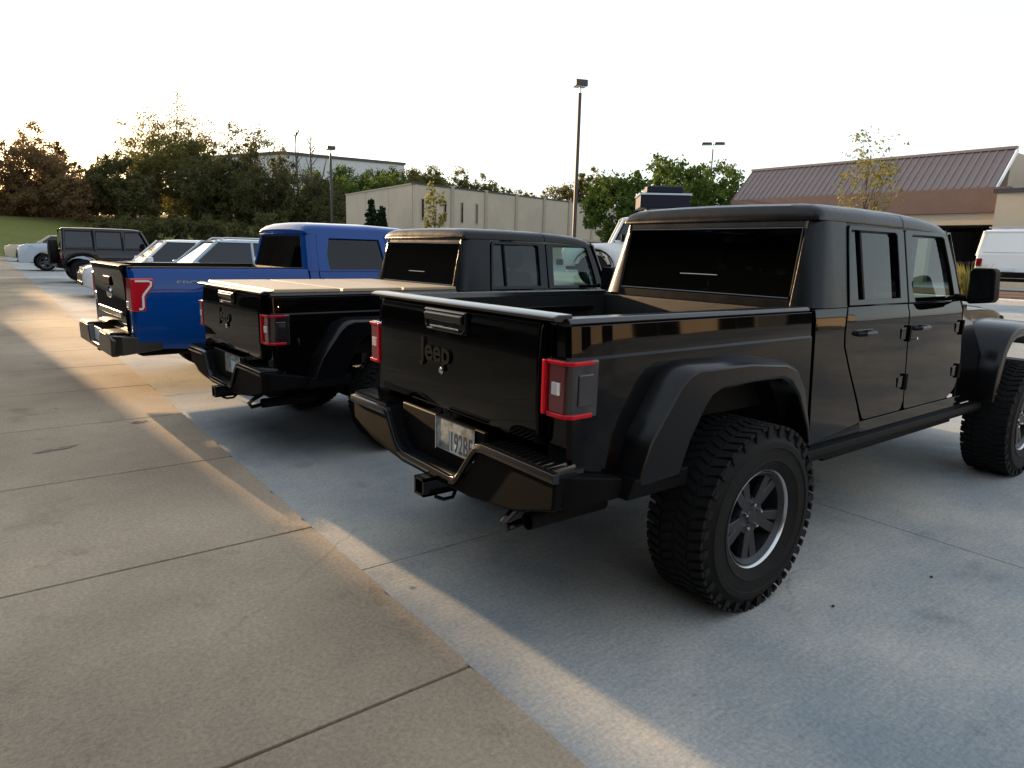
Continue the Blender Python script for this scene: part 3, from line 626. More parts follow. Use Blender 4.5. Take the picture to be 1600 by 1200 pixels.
# ---------------------------------------------------------------- blue pickup (origin under the tailgate)
def blue_pickup(loc, yaw):
    root = empty('pickup_truck', loc, yaw, 'bright blue crew-cab pickup with chrome step bumper and C-shaped tail lights', 'pickup truck')
    PT = 'blue_paint'
    def yb(z): return lerp([(.4,.93), (.62,.985), (.85,.995), (.95,.985), (1.15,.975), (1.25,.955), (1.31,.925), (1.33,.90)], z)
    def yc(z): return lerp([(.4,.93), (.62,.985), (.85,.995), (.95,.985), (1.15,.975), (1.25,.95), (1.30,.93), (1.75,.755)], z)
    xw = 1.20
    arch = [(0,.52), (xw-.50,.48), (xw-.49,.60), (xw-.40,.80), (xw-.22,.90), (xw+.22,.90), (xw+.40,.80), (xw+.49,.60), (xw+.50,.44), (1.9,.42)]
    xs = [0, .015, .04, .3, .6, .69, .705, .73, .80, .88, .98, 1.2, 1.42, 1.52, 1.60, 1.67, 1.695, 1.71, 1.80, 1.88]
    ts = [0, .12, .25, .4, .5, .56, .62, .8, .9, .96, 1]
    for s in (-1, 1):
        rr = []
        for x in xs:
            lo = lerp(arch, x); ins = .05*max(0, (.04-x)/.04)**2
            rr.append([(x, s*(yb(lo+(1.325-lo)*t)-ins), lo+(1.325-lo)*t) for t in ts])
        b = B().grid(rr).obj('bed_side', PT, root, solid=.02, smooth=28)
        B().prism([(s*.80,.60), (s*.93,.60), (s*.975,.70), (s*.965,1.1), (s*.90,1.322), (s*.80,1.322)], 'x', -.004, .05).obj('corner_pillar', PT, root, bevel=.015)
        B().prism([(s*.80,1.318), (s*.905,1.318), (s*.912,1.33), (s*.895,1.345), (s*.81,1.345)], 'x', .0, 1.88).obj('bed_rail', 'black_plastic', root, bevel=.006)
        B().box(.02, 1.86, s*.80-.01, s*.80+.01, .85, 1.32).obj('bed_inner_wall', 'bed_liner', root)
        B().grid([[(xw+.47*math.cos(a), s*yy, .40+.48*math.sin(a)) for yy in (.5, .97)] for a in [math.pi*k/12 for k in range(13)]]).obj('wheel_liner', 'under_black', root, solid=.01)
        # C-shaped tail light wrapping the corner
        t = B(); t.prism([(-.014,.90), (.105,.90), (.118,.92), (.122,1.05), (.20,1.15), (.205,1.215), (.19,1.235), (-.014,1.235)], 'y', min(s*.93, s*1.006), max(s*.93, s*1.006)); t.box(-.014, .02, min(s*.785, s*.935), max(s*.785, s*.935), .90, 1.235)
        tl = t.obj('tail_light', 'red_lens', root, bevel=.012)
        if s < 0: text('badge_lettering', 'SPORT', .075, (.42, -.978, 1.155), (R(90), 0, 0), 'decal_grey', b, .001, .001, 1.7)
        def band(pts):
            o = B(); rr2 = []
            for i, (u, z) in enumerate(pts):
                q = pts[min(i+1, len(pts)-1)]; p = pts[max(i-1, 0)]
                tx, tz = q[0]-p[0], q[1]-p[1]; l = math.hypot(tx, tz); nx, nz = -tz/l*.010, tx/l*.010
                def P(u, z, d): return (u, s*(1.002+d), z)
                rr2.append([P(u-nx, z-nz, 0), P(u+nx, z+nz, 0), P(u+nx, z+nz, .012), P(u-nx, z-nz, .012)])
            return o.loft(rr2)
        band([(.03,1.207), (.15,1.207), (.178,1.195), (.172,1.16), (.105,1.075), (.094,1.05), (.092,.945), (.08,.928), (.05,.926)]).obj('light_band', 'white_lens', tl)
        B().box(-.020, -.012, min(s*.80, s*.90), max(s*.80, s*.90), .935, 1.0).obj('reverse_lamp', 'white_lens', tl, bevel=.004)
    B().box(.02, 1.86, -.81, .81, .83, .86).obj('bed_floor', 'bed_liner', root)
    B().box(1.84, 1.87, -.90, .90, .6, 1.33).obj('bed_front_wall', 'bed_liner', root)
    tg = B().prism([(.05,.66), (-.01,.66), (-.025,.69), (-.03,.85), (-.018,.88), (-.022,1.1), (-.035,1.26), (-.05,1.30), (-.048,1.335), (-.02,1.35), (.05,1.345)], 'y', -.78, .78).obj('tailgate', 'black_paint', root, bevel=.008)  # blue gate coloured black in place of its dark reflection
    B().prism([(-.03,1.345), (-.055,1.335), (-.06,1.35), (-.03,1.362), (.06,1.36), (.06,1.345)], 'y', -.79, .79).obj('tailgate_cap', 'black_plastic', tg, bevel=.004)
    B().box(-.046, -.015, -.17, .17, 1.12, 1.22).obj('tailgate_handle', 'black_plastic', tg, bevel=.012)
    B().lathe([(.001,-.036), (.055,-.034), (.06,-.02)], 28, (0, 0, 1.04), 'x').obj('oval_badge', 'chrome', tg).scale = (1, 1.9, 1)
    B().box(-.04, -.01, -.60, .60, .80, .87).obj('tailgate_trim', 'silver_metal', tg, bevel=.01)
    # bumper
    bm = B().prism([(.86,.66), (.34,.66), (.24,.50), (-.24,.50), (-.34,.66), (-.86,.66), (-.93,.62), (-.90,.44), (.90,.44), (.93,.62)], 'x', -.21, -.13).obj('rear_bumper', 'chrome_step', root, bevel=.02, seg=3)
    for s in (-1, 1):
        B().loft([[(-.20, s*.88, .45), (-.20, s*.88, .655), (-.13, s*.85, .655), (-.13, s*.85, .45)], [(-.12, s*.985, .46), (-.12, s*.985, .655), (-.08, s*.9, .655), (-.08, s*.9, .46)], [(.25, s*.985, .50), (.25, s*.985, .62), (.25, s*.9, .62), (.25, s*.9, .5)]]).obj('bumper_end', 'chrome_step', bm, bevel=.012)
        B().box(-.205, 0, min(s*.38, s*.84), max(s*.38, s*.84), .655, .672).obj('step_pad', 'black_plastic', bm, bevel=.004)
        B().box(-.19, -.05, min(s*.42, s*.80), max(s*.42, s*.80), .672, .679).obj('step_tread', 'chrome_step', bm, bevel=.003)
    B().box(-.17, -.15, -.155, .155, .505, .655).obj('licence_plate', 'plate_white', root, bevel=.003)
    B().box(-.18, .3, -.05, .05, .40, .47).obj('tow_hitch', 'under_black', root, bevel=.01)
    # cab
    def rows(rs, s, n=8): return [[(xl+(xr-xl)*i/n, s*yc(z), z) for i in range(n+1)] for z, xl, xr in rs]
    for s in (-1, 1):
        B().grid(rows([(.42,1.90,4.25), (.50,1.90,4.25), (.62,1.90,4.25)], s)).obj('rocker', PT, root, solid=.02)
        d1 = B().grid(rows([(.63,2.45,2.95), (.75,2.20,3.0), (.85,2.10,3.0), (.95,2.06,3.0), (1.15,2.03,3.0), (1.25,2.02,3.0), (1.30,2.02,3.0)], s)).obj('door', PT, root, solid=.02, smooth=28)
        d2 = B().grid(rows([(.63,3.02,4.10), (.75,3.01,4.12), (.85,3.01,4.12), (.95,3.01,4.1), (1.15,3.01,4.08), (1.25,3.01,4.06), (1.30,3.01,4.05)], s)).obj('door', PT, root, solid=.02, smooth=28)
        B().grid(rows([(.63,1.90,2.44), (.75,1.90,2.19), (.85,1.90,2.09), (.95,1.90,2.05), (1.15,1.90,2.02), (1.25,1.90,2.01), (1.30,1.905,2.01)], s)).obj('cab_corner', PT, root, solid=.02, smooth=28)
        for d, x in ((d1, 2.12), (d2, 3.1)): B().tube([(x, s*.985, 1.12), (x+.02, s*1.01, 1.125), (x+.16, s*1.01, 1.125), (x+.18, s*.985, 1.12)], .018, 8).obj('door_handle', 'chrome', d)
        def ringp(o, i, d, nm, m):
            b = B(); n = len(o); b.add([(x, s*yc(z), z) for x, z in o]+[(x, s*yc(z), z) for x, z in i], [(k, (k+1) % n, n+(k+1) % n, n+k) for k in range(n)])
            f = b.obj(nm, m, d, solid=.03, bevel=.006)
            B().add([(x, s*(yc(z)-.012), z) for x, z in i], [tuple(range(n))]).obj('window_pane', 'tint_glass', d, smooth=0)
        ringp([(2.02,1.30), (2.04,1.55), (2.07,1.74), (2.98,1.74), (3.0,1.55), (3.0,1.30)], [(2.16,1.32), (2.16,1.5), (2.22,1.69), (2.90,1.69), (2.92,1.5), (2.93,1.32)], d1, 'window_frame', PT)
        ringp([(3.01,1.30), (3.0,1.55), (2.99,1.74), (3.45,1.74), (3.72,1.55), (4.05,1.30)], [(3.07,1.32), (3.06,1.5), (3.06,1.69), (3.42,1.69), (3.62,1.53), (3.88,1.32)], d2, 'window_frame', PT)
        rr = []
        for z in (1.30, 1.42, 1.55, 1.68, 1.745):
            x0 = 1.885+(z-1.30)*.14; y = yc(z); rr.append([(2.03+(z-1.3)*.09, s*y, z), (x0+.09, s*(y-.003), z), (x0+.04, s*(y-.02), z), (x0+.01, s*(y-.055), z), (x0, s*(y-.10), z), (x0, s*(y-.16), z)])
        B().grid(rr).obj('cab_pillar', PT, root, solid=.015, smooth=60)
        B().tube([(4.25, s*.90, 1.28), (3.50, s*.735, 1.76)], .035, 8).obj('windshield_post', PT, root)
        mr = B().box(3.95, 4.08, min(s*1.0, s*1.2), max(s*1.0, s*1.2), 1.27, 1.50).obj('side_mirror', 'black_plastic', root, bevel=.03)
    def x0(z): return 1.885+(z-1.30)*.14
    rw = B().add([(x0(1.32)+.004, .78, 1.32), (x0(1.32)+.004, -.78, 1.32), (x0(1.72)+.004, -.60, 1.72), (x0(1.72)+.004, .60, 1.72)], [(0,1,2,3)]).obj('rear_window', 'limo_glass', root, smooth=0)
    B().box(1.87, 1.93, -.88, .88, 1.25, 1.325).obj('rear_window_sill', PT, root, bevel=.01)
    B().prism([(x0(1.72),1.715), (x0(1.76),1.76), (x0(1.76)+.05,1.76), (x0(1.72)+.05,1.715)], 'y', -.66, .66).obj('rear_header', PT, root)
    B().prism([(x0(1.735)-.008,1.735), (x0(1.76)-.008,1.762), (x0(1.76)+.03,1.762), (x0(1.735)+.03,1.735)], 'y', -.17, .17).obj('brake_lamp', 'dark_red_lens', root)
    def rr_(x, e, w=1.):
        p = [(.765,1.74), (.76,1.79), (.73,1.83), (.63,1.86), (.35,1.885), (0,1.893)]
        q = [(y*w, 1.74+(z-1.74)*e) for y, z in p]
        return [(x, y, z) for y, z in q]+[(x, -y, z) for y, z in q[::-1][1:]]
    B().loft([rr_(1.935,.3,.93), rr_(1.95,.65,.96), rr_(2.0,.9,.99), rr_(2.15,1), rr_(2.8,1.06), rr_(3.3,.95), rr_(3.5,.6,.98), rr_(3.56,.2,.95)]).obj('roof', PT, root, smooth=60)
    B().add([(4.25,.88,1.28), (4.25,-.88,1.28), (3.52,-.70,1.76), (3.52,.70,1.76)], [(0,1,2,3)]).obj('windshield', 'clear_glass', root, smooth=0)
    for x in (2.55, 3.3):
        for y in (.42, -.42):
            st = B().box(x, x+.5, y-.27, y+.27, .8, .98).obj('seat', 'seat_cloth', root, bevel=.05)
            B().prism([(x+.05,.95), (x-.08,1.42), (x-.2,1.42), (x-.1,.95)], 'y', y-.26, y+.26).obj('backrest', 'seat_cloth', st, bevel=.05)
            B().box(x-.22, x-.10, y-.13, y+.13, 1.44, 1.62).obj('headrest', 'seat_cloth', st, bevel=.04)
    def hr(x, w, z):
        p = [(w,.62), (w,1.0), (w-.02,z-.08), (w-.08,z-.01), (.4,z+.03), (0,z+.035)]
        return [(x, y, zz) for y, zz in p]+[(x, -y, zz) for y, zz in p[::-1][1:]]
    B().loft([hr(4.15,.93,1.27), hr(4.6,.95,1.25), hr(5.2,.95,1.20), hr(5.5,.92,1.12), hr(5.55,.85,1.05)]).obj('hood', PT, root, smooth=40, bevel=.02)
    B().box(5.54, 5.60, -.60, .60, .72, 1.02).obj('grille', 'chrome', root, bevel=.02)
    B().box(5.45, 5.66, -.92, .92, .45, .70).obj('front_bumper', 'chrome', root, bevel=.03)
    for s in (-1, 1): B().box(5.42, 5.57, min(s*.62, s*.93), max(s*.62, s*.93), .80, 1.02).obj('headlight', 'white_lens', root, bevel=.02)
    B().box(.1, 5.2, -.6, .6, .38, .55).obj('underbody', 'under_black', root, bevel=.05)
    for x in (xw, 4.88):
        B().tube([(x, -.7, .39), (x, .7, .39)], .05, 8).obj('axle', 'under_black', root)
        for s in (-1, 1): wheel(root, x, s*.84, .39, .265, .225)
    return root
blue_pickup((-1.58, 6.132, 0), .053)

# ---------------------------------------------------------------- other cars (origin under the middle, nose to +x)
def car(label, cat, loc, yaw, paint_, L=4.7, Wd=1.86, wb=2.75, fo=.92, Rt=.34, hood=.98, belt=1.02, roof=1.68, clear=.24, ws=(.95,.25), rear=(-2.15,-1.75), deck=None, rails=False, name='car', group=None, glassm='car_glass', nose=.80):
    """ws = windshield base and top x, rear = rear glass base and top x"""
    root = empty(name, loc, yaw, label, cat, group)
    xf = L/2; xr = -L/2; ax = [xf-fo, xf-fo-wb]; w0 = Wd/2
    def topz(x):
        if deck is None: tab = [(xr, belt-.12), (xr+.06, belt-.02), (xr+.2, belt), (ws[0], belt)]
        else: tab = [(xr, deck-.14), (xr+.06, deck-.03), (xr+.2, deck), (rear[0]-.05, deck+.01), (rear[0], belt), (ws[0], belt)]
        return lerp(tab+[(ws[0]+.02, hood), (xf-.35, nose+.08), (xf-.12, nose), (xf-.03, nose-.10), (xf, nose-.2)], x)
    def wid(x): return w0*lerp([(xr,.86), (xr+.08,.94), (xr+.4,1), (xf-.7,1), (xf-.25,.93), (xf-.06,.80), (xf,.70)], x)
    def zb(x):
        z = lerp([(xr,.42), (xr+.25,clear), (xf-.3,clear), (xf,.34)], x)
        for a in ax:
            d = abs(x-a); r = Rt+.07
            if d < r: z = max(z, Rt+math.sqrt(r*r-d*d)*.95)
        return z
    xs = {xr, xr+.03, xr+.08, xr+.2, xf, xf-.03, xf-.08, xf-.15, xf-.3, ws[0], ws[0]+.02, rear[0]}
    for k in range(24): xs.add(xr+.3+(L-.7)*k/23)
    for a in ax:
        for k in range(-6, 7): xs.add(a+(Rt+.071)*math.sin(k*math.pi/12))
    rings = []
    for x in sorted(xs):
        t, w, z = topz(x), wid(x), zb(x); h = t-z
        p = [(0, z), (w-.10, z), (w-.03, z+.02), (w, z+h*.3), (w*.995, z+h*.62), (w*.985, t-.06 if h > .2 else t-.02), (w*.94, t-.012), (w*.6, t+.012), (0, t+.02)]
        rings.append([(x, y, zz) for y, zz in p]+[(x, -y, zz) for y, zz in p[::-1][1:-1]])
    body = B().loft(rings).obj('body', paint_, root, smooth=38)
    for a in ax:
        for s in (-1, 1):
            B().lathe([(Rt+.05, min(s*(w0-.34), s*(w0-.02))), (Rt+.05, max(s*(w0-.34), s*(w0-.02)))], 32, (a, 0, Rt)).obj('wheel_liner', 'under_black', root)
            wheel(root, a, s*(w0-.13), Rt, .22, Rt*.62, 'road')
    # cabin
    wb_, wt = w0*.93, w0*.72; zt = roof-.07; gb = belt-.015
    base = {(0, 1): (ws[0], wb_*.93), (1, 1): (rear[0], wb_*.9)}
    A = [(ws[0], wb_, gb), (ws[1], wt, zt), (rear[1], wt*.97, zt), (rear[0], wb_*.95, gb)]
    def sidep(x, t): return None
    B().add([(A[0][0], A[0][1], gb), (A[0][0], -A[0][1], gb), (A[1][0], -wt, zt), (A[1][0], wt, zt)], [(0,1,2,3)]).obj('windshield', glassm, root, smooth=0)
    B().add([(A[3][0], A[3][1], gb), (A[3][0], -A[3][1], gb), (A[2][0], -A[2][1], zt), (A[2][0], A[2][1], zt)], [(0,1,2,3)]).obj('rear_window', glassm, root, smooth=0)
    xm = (ws[1]+rear[1])/2+.1
    for s in (-1, 1):
        for q in ([(A[0][0], A[0][1], gb), (A[1][0], wt, zt), (xm, wt*.99, zt), (xm, wb_*.98, gb)], [(xm, wb_*.98, gb), (xm, wt*.99, zt), (A[2][0], A[2][1], zt), (A[3][0], A[3][1], gb)]):
            B().add([(x, s*y, z) for x, y, z in q], [(0,1,2,3)]).obj('side_window', glassm, root, smooth=0)
        for p, q, r in ((A[0], A[1], .04), ((xm, wb_*.98, gb), (xm, wt*.99, zt), .035), (A[3], A[2], .055)):
            B().tube([(p[0], s*p[1], p[2]-.03), (q[0], s*q[1], q[2]+.02)], r, 8).obj('roof_post', paint_, root)
        B().box(ws[0]-.25, ws[0]-.08, min(s*w0*.98, s*(w0+.14)), max(s*w0*.98, s*(w0+.14)), belt-.02, belt+.13).obj('side_mirror', paint_, root, bevel=.03)
        for k, xd in enumerate((xm-.12, ws[0]-1.02)): B().box(xd-.72, xd-.54, min(s*(w0-.02), s*(w0+.02)), max(s*(w0-.02), s*(w0+.02)), belt-.14, belt-.11).obj('door_handle', paint_, root, bevel=.008)
        B().prism([(xf-.42, s*w0*.93), (xf-.10, s*w0*.80), (xf-.05, s*w0*.60), (xf-.16, s*w0*.58), (xf-.40, s*w0*.80)], 'z', nose-.14, nose-.01).obj('headlight', 'white_lens', root, bevel=.02)
        B().box(xr-.012, xr+.16, min(s*w0*.70, s*w0*.955), max(s*w0*.70, s*w0*.955), belt-.28, belt-.04).obj('tail_light', 'red_lens', root, bevel=.02)
        if rails: B().tube([(ws[1]-.1, s*wt*.86, roof-.03), (ws[1]-.2, s*wt*.86, roof+.03), (rear[1]+.2, s*wt*.86, roof+.03), (rear[1]+.1, s*wt*.86, roof-.03)], .018, 6).obj('roof_rail', 'silver_metal', root)
    def rr(x, e, w):
        p = [(wt*1.04, zt-.01), (wt*1.02, zt+.025), (wt*.9, zt+.055), (wt*.5, zt+.07), (0, zt+.075)]
        q = [(y*w, zt+(z-zt)*e) for y, z in p]; return [(x, y, z) for y, z in q]+[(x, -y, z) for y, z in q[::-1][1:]]
    a, b = ws[1], rear[1]
    B().loft([rr(b-.06,.3,.95), rr(b,.7,.98), rr(b+.3,1,1), rr(a-.4,1.02,1), rr(a-.05,.7,1), rr(a+.04,.2,.97)]).obj('roof', paint_, root, smooth=60)
    B().box(xf-.06, xf+.012, -w0*.52, w0*.52, .50, nose-.16).obj('grille', 'black_plastic', root, bevel=.02)
    B().box(xf-.05, xf+.018, -w0*.52, w0*.52, nose-.18, nose-.15).obj('grille_trim', 'chrome', root, bevel=.006)
    B().box(xf-.10, xf+.03, -w0*.66, w0*.66, .36, .47).obj('front_bumper', 'black_plastic', root, bevel=.03)
    B().box(xr-.04, xr+.12, -w0*.82, w0*.82, .40, .58).obj('rear_bumper', 'black_plastic', root, bevel=.03)
    B().box(xr+.4, xf-.4, -w0*.7, w0*.7, clear-.02, .5).obj('underbody', 'under_black', root)
    return root
GR = 'cars parked further along the row'
# crossovers backed in beyond the blue truck
car('white crossover facing the walk, its nose peeking past the blue truck tailgate', 'car', (-.55+2.3, 20.6, 0), math.pi, 'white_paint', L=4.6, roof=1.70, hood=1.04, belt=1.05, ws=(.80,.10), nose=.86, group=GR)
car('pale blue-silver crossover with roof rails behind the bed of the blue truck', 'car', (-.45+2.3, 15.6, 0), math.pi, 'pale_blue_paint', L=4.6, roof=1.72, hood=1.04, belt=1.05, ws=(.80,.05), nose=.86, rails=True, group=GR)
# black boxy SUV with spare wheel
def boxy(label, cat, loc, yaw, paint_, spare=True, rack=False, panel=False, name='suv', group=None):
    root = empty(name, loc, yaw, label, cat, group)
    hw = .80; ax = (1.25, -1.30); Rt = .41
    def zb(x):
        z = .50
        for a in ax:
            d = abs(x-a); r = .50
            if d < r: z = max(z, Rt+.08+math.sqrt(r*r-d*d)*.92)
        return min(z, .98)
    xs = sorted({-1.92, -1.90, -1.85, .72, .76, 2.0, 2.06, 2.1} | {a+.501*math.sin(k*math.pi/12) for a in ax for k in range(-6, 7)} | {-.6, 0, .5})
    rings = []
    for x in xs:
        t = 1.16 if x <= .74 else lerp([(.75,1.16), (2.0,1.08), (2.06,1.04), (2.1,.95)], x); w = hw if x <= .74 else lerp([(.75,.78), (2.1,.68)], x); z = zb(x)
        if x < -1.89: w -= .03
        p = [(0, z), (w-.03, z), (w, z+.04), (w+.005, z+(t-z)*.5), (w-.005, t-.04), (w-.03, t-.005), (0, t+.01)]
        rings.append([(x, y, q) for y, q in p]+[(x, -y, q) for y, q in p[::-1][1:-1]])
    B().loft(rings).obj('body', paint_, root, smooth=38)
    gb, zt = 1.15, 1.80
    A = [(.78,.74,gb), (.48,.66,zt), (-1.82,.66,zt), (-1.90,.77,gb)]
    B().add([A[0], (.78,-.74,gb), (.48,-.66,zt), A[1]], [(0,1,2,3)]).obj('windshield', 'car_glass', root, smooth=0)
    rw = B().add([(-1.895,.66,gb+.08), (-1.895,-.66,gb+.08), (-1.835,-.60,zt-.06), (-1.835,.60,zt-.06)], [(0,1,2,3)]).obj('rear_window', paint_ if panel else 'car_glass', root, smooth=0, solid=.02)
    B().loft([[(-1.888, s*.77, gb-.01) for s in (1,-1)]+[(-1.80, s*.77, gb-.01) for s in (-1,1)], [(-1.828, s*.66, zt) for s in (1,-1)]+[(-1.76, s*.66, zt) for s in (-1,1)]]).obj('rear_frame', paint_, root)
    def P(x, z, s, d=0): t = (z-gb)/(zt-gb); return (x, s*(.765-.10*t+d), z)
    for s in (-1, 1):
        for x0, x1, x2, x3 in ((-1.78,-.98,-1.0,-1.74), (-.88,-.12,-.14,-.86), (-.02,.66,.42,0.0)):
            B().add([P(x0,gb+.06,s), P(x1,gb+.06,s), P(x2,zt-.06,s), P(x3,zt-.06,s)], [(0,1,2,3)]).obj('side_window', 'car_glass', root, smooth=0)
        for x0, x1 in ((-1.83,-1.79), (-.93,-.93), (-.07,-.07)): B().tube([P(x0,gb-.03,s), P(x1,zt+.02,s)], .06, 8).obj('roof_post', paint_, root)
        B().tube([(.78, s*.735, gb-.02), (.47, s*.66, zt+.01)], .04, 8).obj('roof_post', paint_, root)
        for z, r in ((gb+.03,.045), (zt-.02,.05)): B().tube([P(-1.85,z,s,-.01), P(.70 if z < 1.3 else .48,z,s,-.01)], r, 8).obj('window_rail', paint_, root)
        B().box(.45, .55, min(s*.82, s*1.0), max(s*.82, s*1.0), 1.18, 1.38).obj('side_mirror', 'black_plastic', root, bevel=.03)
        B().box(-1.945, -1.86, min(s*.64, s*.79), max(s*.64, s*.79), .82, 1.05).obj('tail_light', 'dark_red_lens', root, bevel=.02)
        B().lathe([(.001,2.14), (.07,2.13), (.09,2.10), (.09,2.05)], 24, (0, s*.45, .88), 'x').obj('headlight', 'white_lens', root)
        for a in ax:
            pts = [(a+.56*math.cos(t), Rt+.08+.50*math.sin(t)) for t in [math.pi*k/10 for k in range(11)]]
            B().loft([[(x, s*.78, z), (x, s*.90, z-.01), (x, s*.90, z-.06), (x, s*.78, z-.05)] for x, z in pts]).obj('wheel_flare', 'black_plastic', root, bevel=.008)
            wheel(root, a, s*.76, Rt, .26, .225)
    def rr(x, e, w=1.):
        p = [(.69,zt-.02), (.69,zt+.03), (.64,zt+.06), (.4,zt+.075), (0,zt+.08)]; q = [(y*w, zt+(z-zt)*e) for y, z in p]
        return [(x, y, z) for y, z in q]+[(x, -y, z) for y, z in q[::-1][1:]]
    B().loft([rr(-1.85,.4,.97), rr(-1.80,.9), rr(-1.0,1.05), rr(.2,1), rr(.42,.7), rr(.54,.2,.97)]).obj('roof', paint_, root, smooth=60)
    B().box(-2.05, -1.88, -.78, .78, .52, .68).obj('rear_bumper', 'black_plastic', root, bevel=.03)
    B().box(2.08, 2.28, -.75, .75, .52, .68).obj('front_bumper', 'black_plastic', root, bevel=.03)
    B().box(2.06, 2.115, -.58, .58, .68, 1.02).obj('grille', paint_, root, bevel=.02)
    B().box(-1.7, 2.0, -.6, .6, .40, .55).obj('underbody', 'under_black', root)
    if spare:
        o = wheel(root, -2.06, 0, Rt, .26, .225); o.location.z = 1.05; o.rotation_euler = (0, .3, math.pi*1.5); o.name = 'spare_wheel'
    B().box(-1.935, -1.90, -.16, .14, .70, .80).obj('licence_plate', 'plate_white', root)
    if rack:
        for s in (-1, 1): B().tube([(-1.7, s*.55, zt+.13), (.3, s*.55, zt+.13)], .025, 6).obj('roof_rail', 'silver_metal', root)
        for x in (-1.5, -.6, .2): B().tube([(x, -.62, zt+.14), (x, .62, zt+.14)], .02, 6).obj('roof_bar', 'silver_metal', root)
    return root
boxy('black boxy SUV with a spare wheel on its tail, parked tail to the walk', 'suv', (1.75, 28.9, 0), .0, 'charcoal_paint', group=GR).scale = (1.13, 1.1, 1.11)
pk = car('silver pickup facing the walk beyond the black boxy SUV', 'pickup truck', (2.05, 41.5, 0), math.pi, 'silver_paint', L=5.6, Wd=1.95, wb=3.5, fo=.95, Rt=.38, hood=1.22, belt=1.24, roof=1.85, clear=.36, ws=(1.0,.45), rear=(-1.1,-.95), deck=1.20, nose=1.08, name='pickup_truck', group=GR)
B().box(-2.65, -1.2, -.80, .80, 1.195, 1.225).obj('bed_cover', 'black_plastic', pk, bevel=.01); pk.scale = (1.2, 1.15, 1.2)
car('gold sedan facing the walk, farthest of the parked row', 'car', (1.55, 60, 0), math.pi, 'gold_paint', L=4.9, Wd=1.85, wb=2.85, roof=1.52, hood=1.02, belt=1.02, ws=(.85,.15), rear=(-1.75,-1.15), deck=1.05, nose=.86, group=GR).scale = (1.25, 1.2, 1.3)
# ---------------------------------------------------------------- land and buildings
def bank_h(x, y):
    return 4.2*sstep(76, 96, y + .35*max(0, x-10))
def build_land():
    b = B()
    X = [-200, -120, -60, -30, -10, 0, 5, 10, 15, 20, 25, 30, 40, 55, 80, 140, 240]; Y = [76-.1*i*i*0+i*2.5 for i in range(9)]+[100, 115, 140, 200, 400, 800]
    b.grid([[(x, y-.35*max(0, x-10)*1.0, bank_h(x, y-.35*max(0, x-10))+.02+.12*noise.noise((x*.2, y*.2, 0))+terrain(x, y)) for x in X] for y in Y])
    tag(b.obj('grass_bank', 'grass_ground', smooth=80), kind='structure')
build_land()

mat('beige_stucco', (.42,.35,.26), .9, var=.07, vscale=.6, bump=.3, bscale=30)
mat('beige_trim', (.34,.28,.21), .9, var=.06, vscale=2)
mat('dark_metal', (.03,.028,.028), .5)
mat('brown_roof', (.20,.162,.155), .65, spec=.2, var=.10, vscale=1.2, rvar=.08)
mat('brown_fascia', (.11,.062,.047), .6, var=.10, vscale=2)
mat('grey_wall', (.52,.51,.50), .9, var=.06, vscale=.4)
mat('tent_navy', (.006,.008,.018), .5, spec=.2)
mat('pole_bronze', (.03,.025,.025), .5)

def beige_building():
    # corner seen at px 645,285; long wall recedes to the right
    C = at(648, 285, 52); E_ = at(940, 323, 70); Lf = at(540, 296, 66)
    zt = C.z
    root = empty('beige_building', (C.x, C.y, 0), 0, 'low beige panel-walled building with narrow slit windows behind the trucks', 'building')
    o = Vector((C.x, C.y, 0))
    def wall(dirn, length, n, first, slits=()):
        ang = math.atan2(dirn.y, dirn.x); h = zt; wl = length/n
        M_ = Matrix.Rotation(ang, 4, 'Z')
        def P(b): b.v = [tuple(M_ @ Vector(v)) for v in b.v]; return b
        for k in range(n):
            w = P(B().box(k*wl+.03, (k+1)*wl-.03, first*.0, .3, 0, h-.12)).obj('wall_panel', 'beige_stucco', root, smooth=0)
            P(B().box((k+1)*wl-.16, (k+1)*wl+.16, -.10, .2, 0, h+.06)).obj('pilaster', 'beige_trim', root, smooth=0)
            for (kk, u) in slits:
                if kk == k:
                    x = k*wl+u*wl
                    f = P(B().box(x-.16, x+.16, -.04, .05, h-2.7, h-1.05)).obj('slit_window', 'beige_trim', root, smooth=0)
                    P(B().box(x-.09, x+.09, -.05, -.03, h-2.62, h-1.13)).obj('pane', 'car_glass', f, smooth=0)
        P(B().box(-.05, length+.05, -.05, .35, h-.12, h+.0)).obj('coping', 'dark_metal', root, smooth=0)
        P(B().box(-.05, length+.05, -.35, .0, 2.75, 2.95)).obj('ledge', 'beige_trim', root, smooth=0)
        P(B().box(0, length, .28, .32, -.1, h-.2)).obj('backing_wall', 'beige_trim', root, smooth=0)
    d1 = Vector((E_.x-C.x, E_.y-C.y, 0)); d2 = Vector((Lf.x-C.x, Lf.y-C.y, 0))
    wall(d1.normalized(), d1.length*1.25, 8, 0, ((0,.2), (0,.8), (1,.28), (1,.72)))
    # left face: mirrored so that the trim looks outwards
    ang = math.atan2(d2.y, d2.x); M_ = Matrix.Rotation(ang, 4, 'Z')
    def Q(b): b.v = [tuple(M_ @ Vector(v)) for v in b.v]; return b
    for k in range(3):
        wl = d2.length/3; Q(B().box(k*wl+.03, (k+1)*wl-.03, -.3, 0, 0, zt-.12)).obj('wall_panel', 'beige_stucco', root, smooth=0)
    Q(B().box(.35, d2.length, -.35, .05, zt-.12, zt)).obj('coping', 'beige_trim', root, smooth=0)
    r = B().add([(0, 0, zt-.1), tuple(d1*1.25+Vector((0, 0, zt-.1))), tuple(d1*1.25+d2+Vector((0, 0, zt-.1))), tuple(d2+Vector((0, 0, zt-.1)))], [(0,1,2,3)]).obj('roof', 'dark_metal', root, smooth=0, solid=.05)
    return root
beige_building()

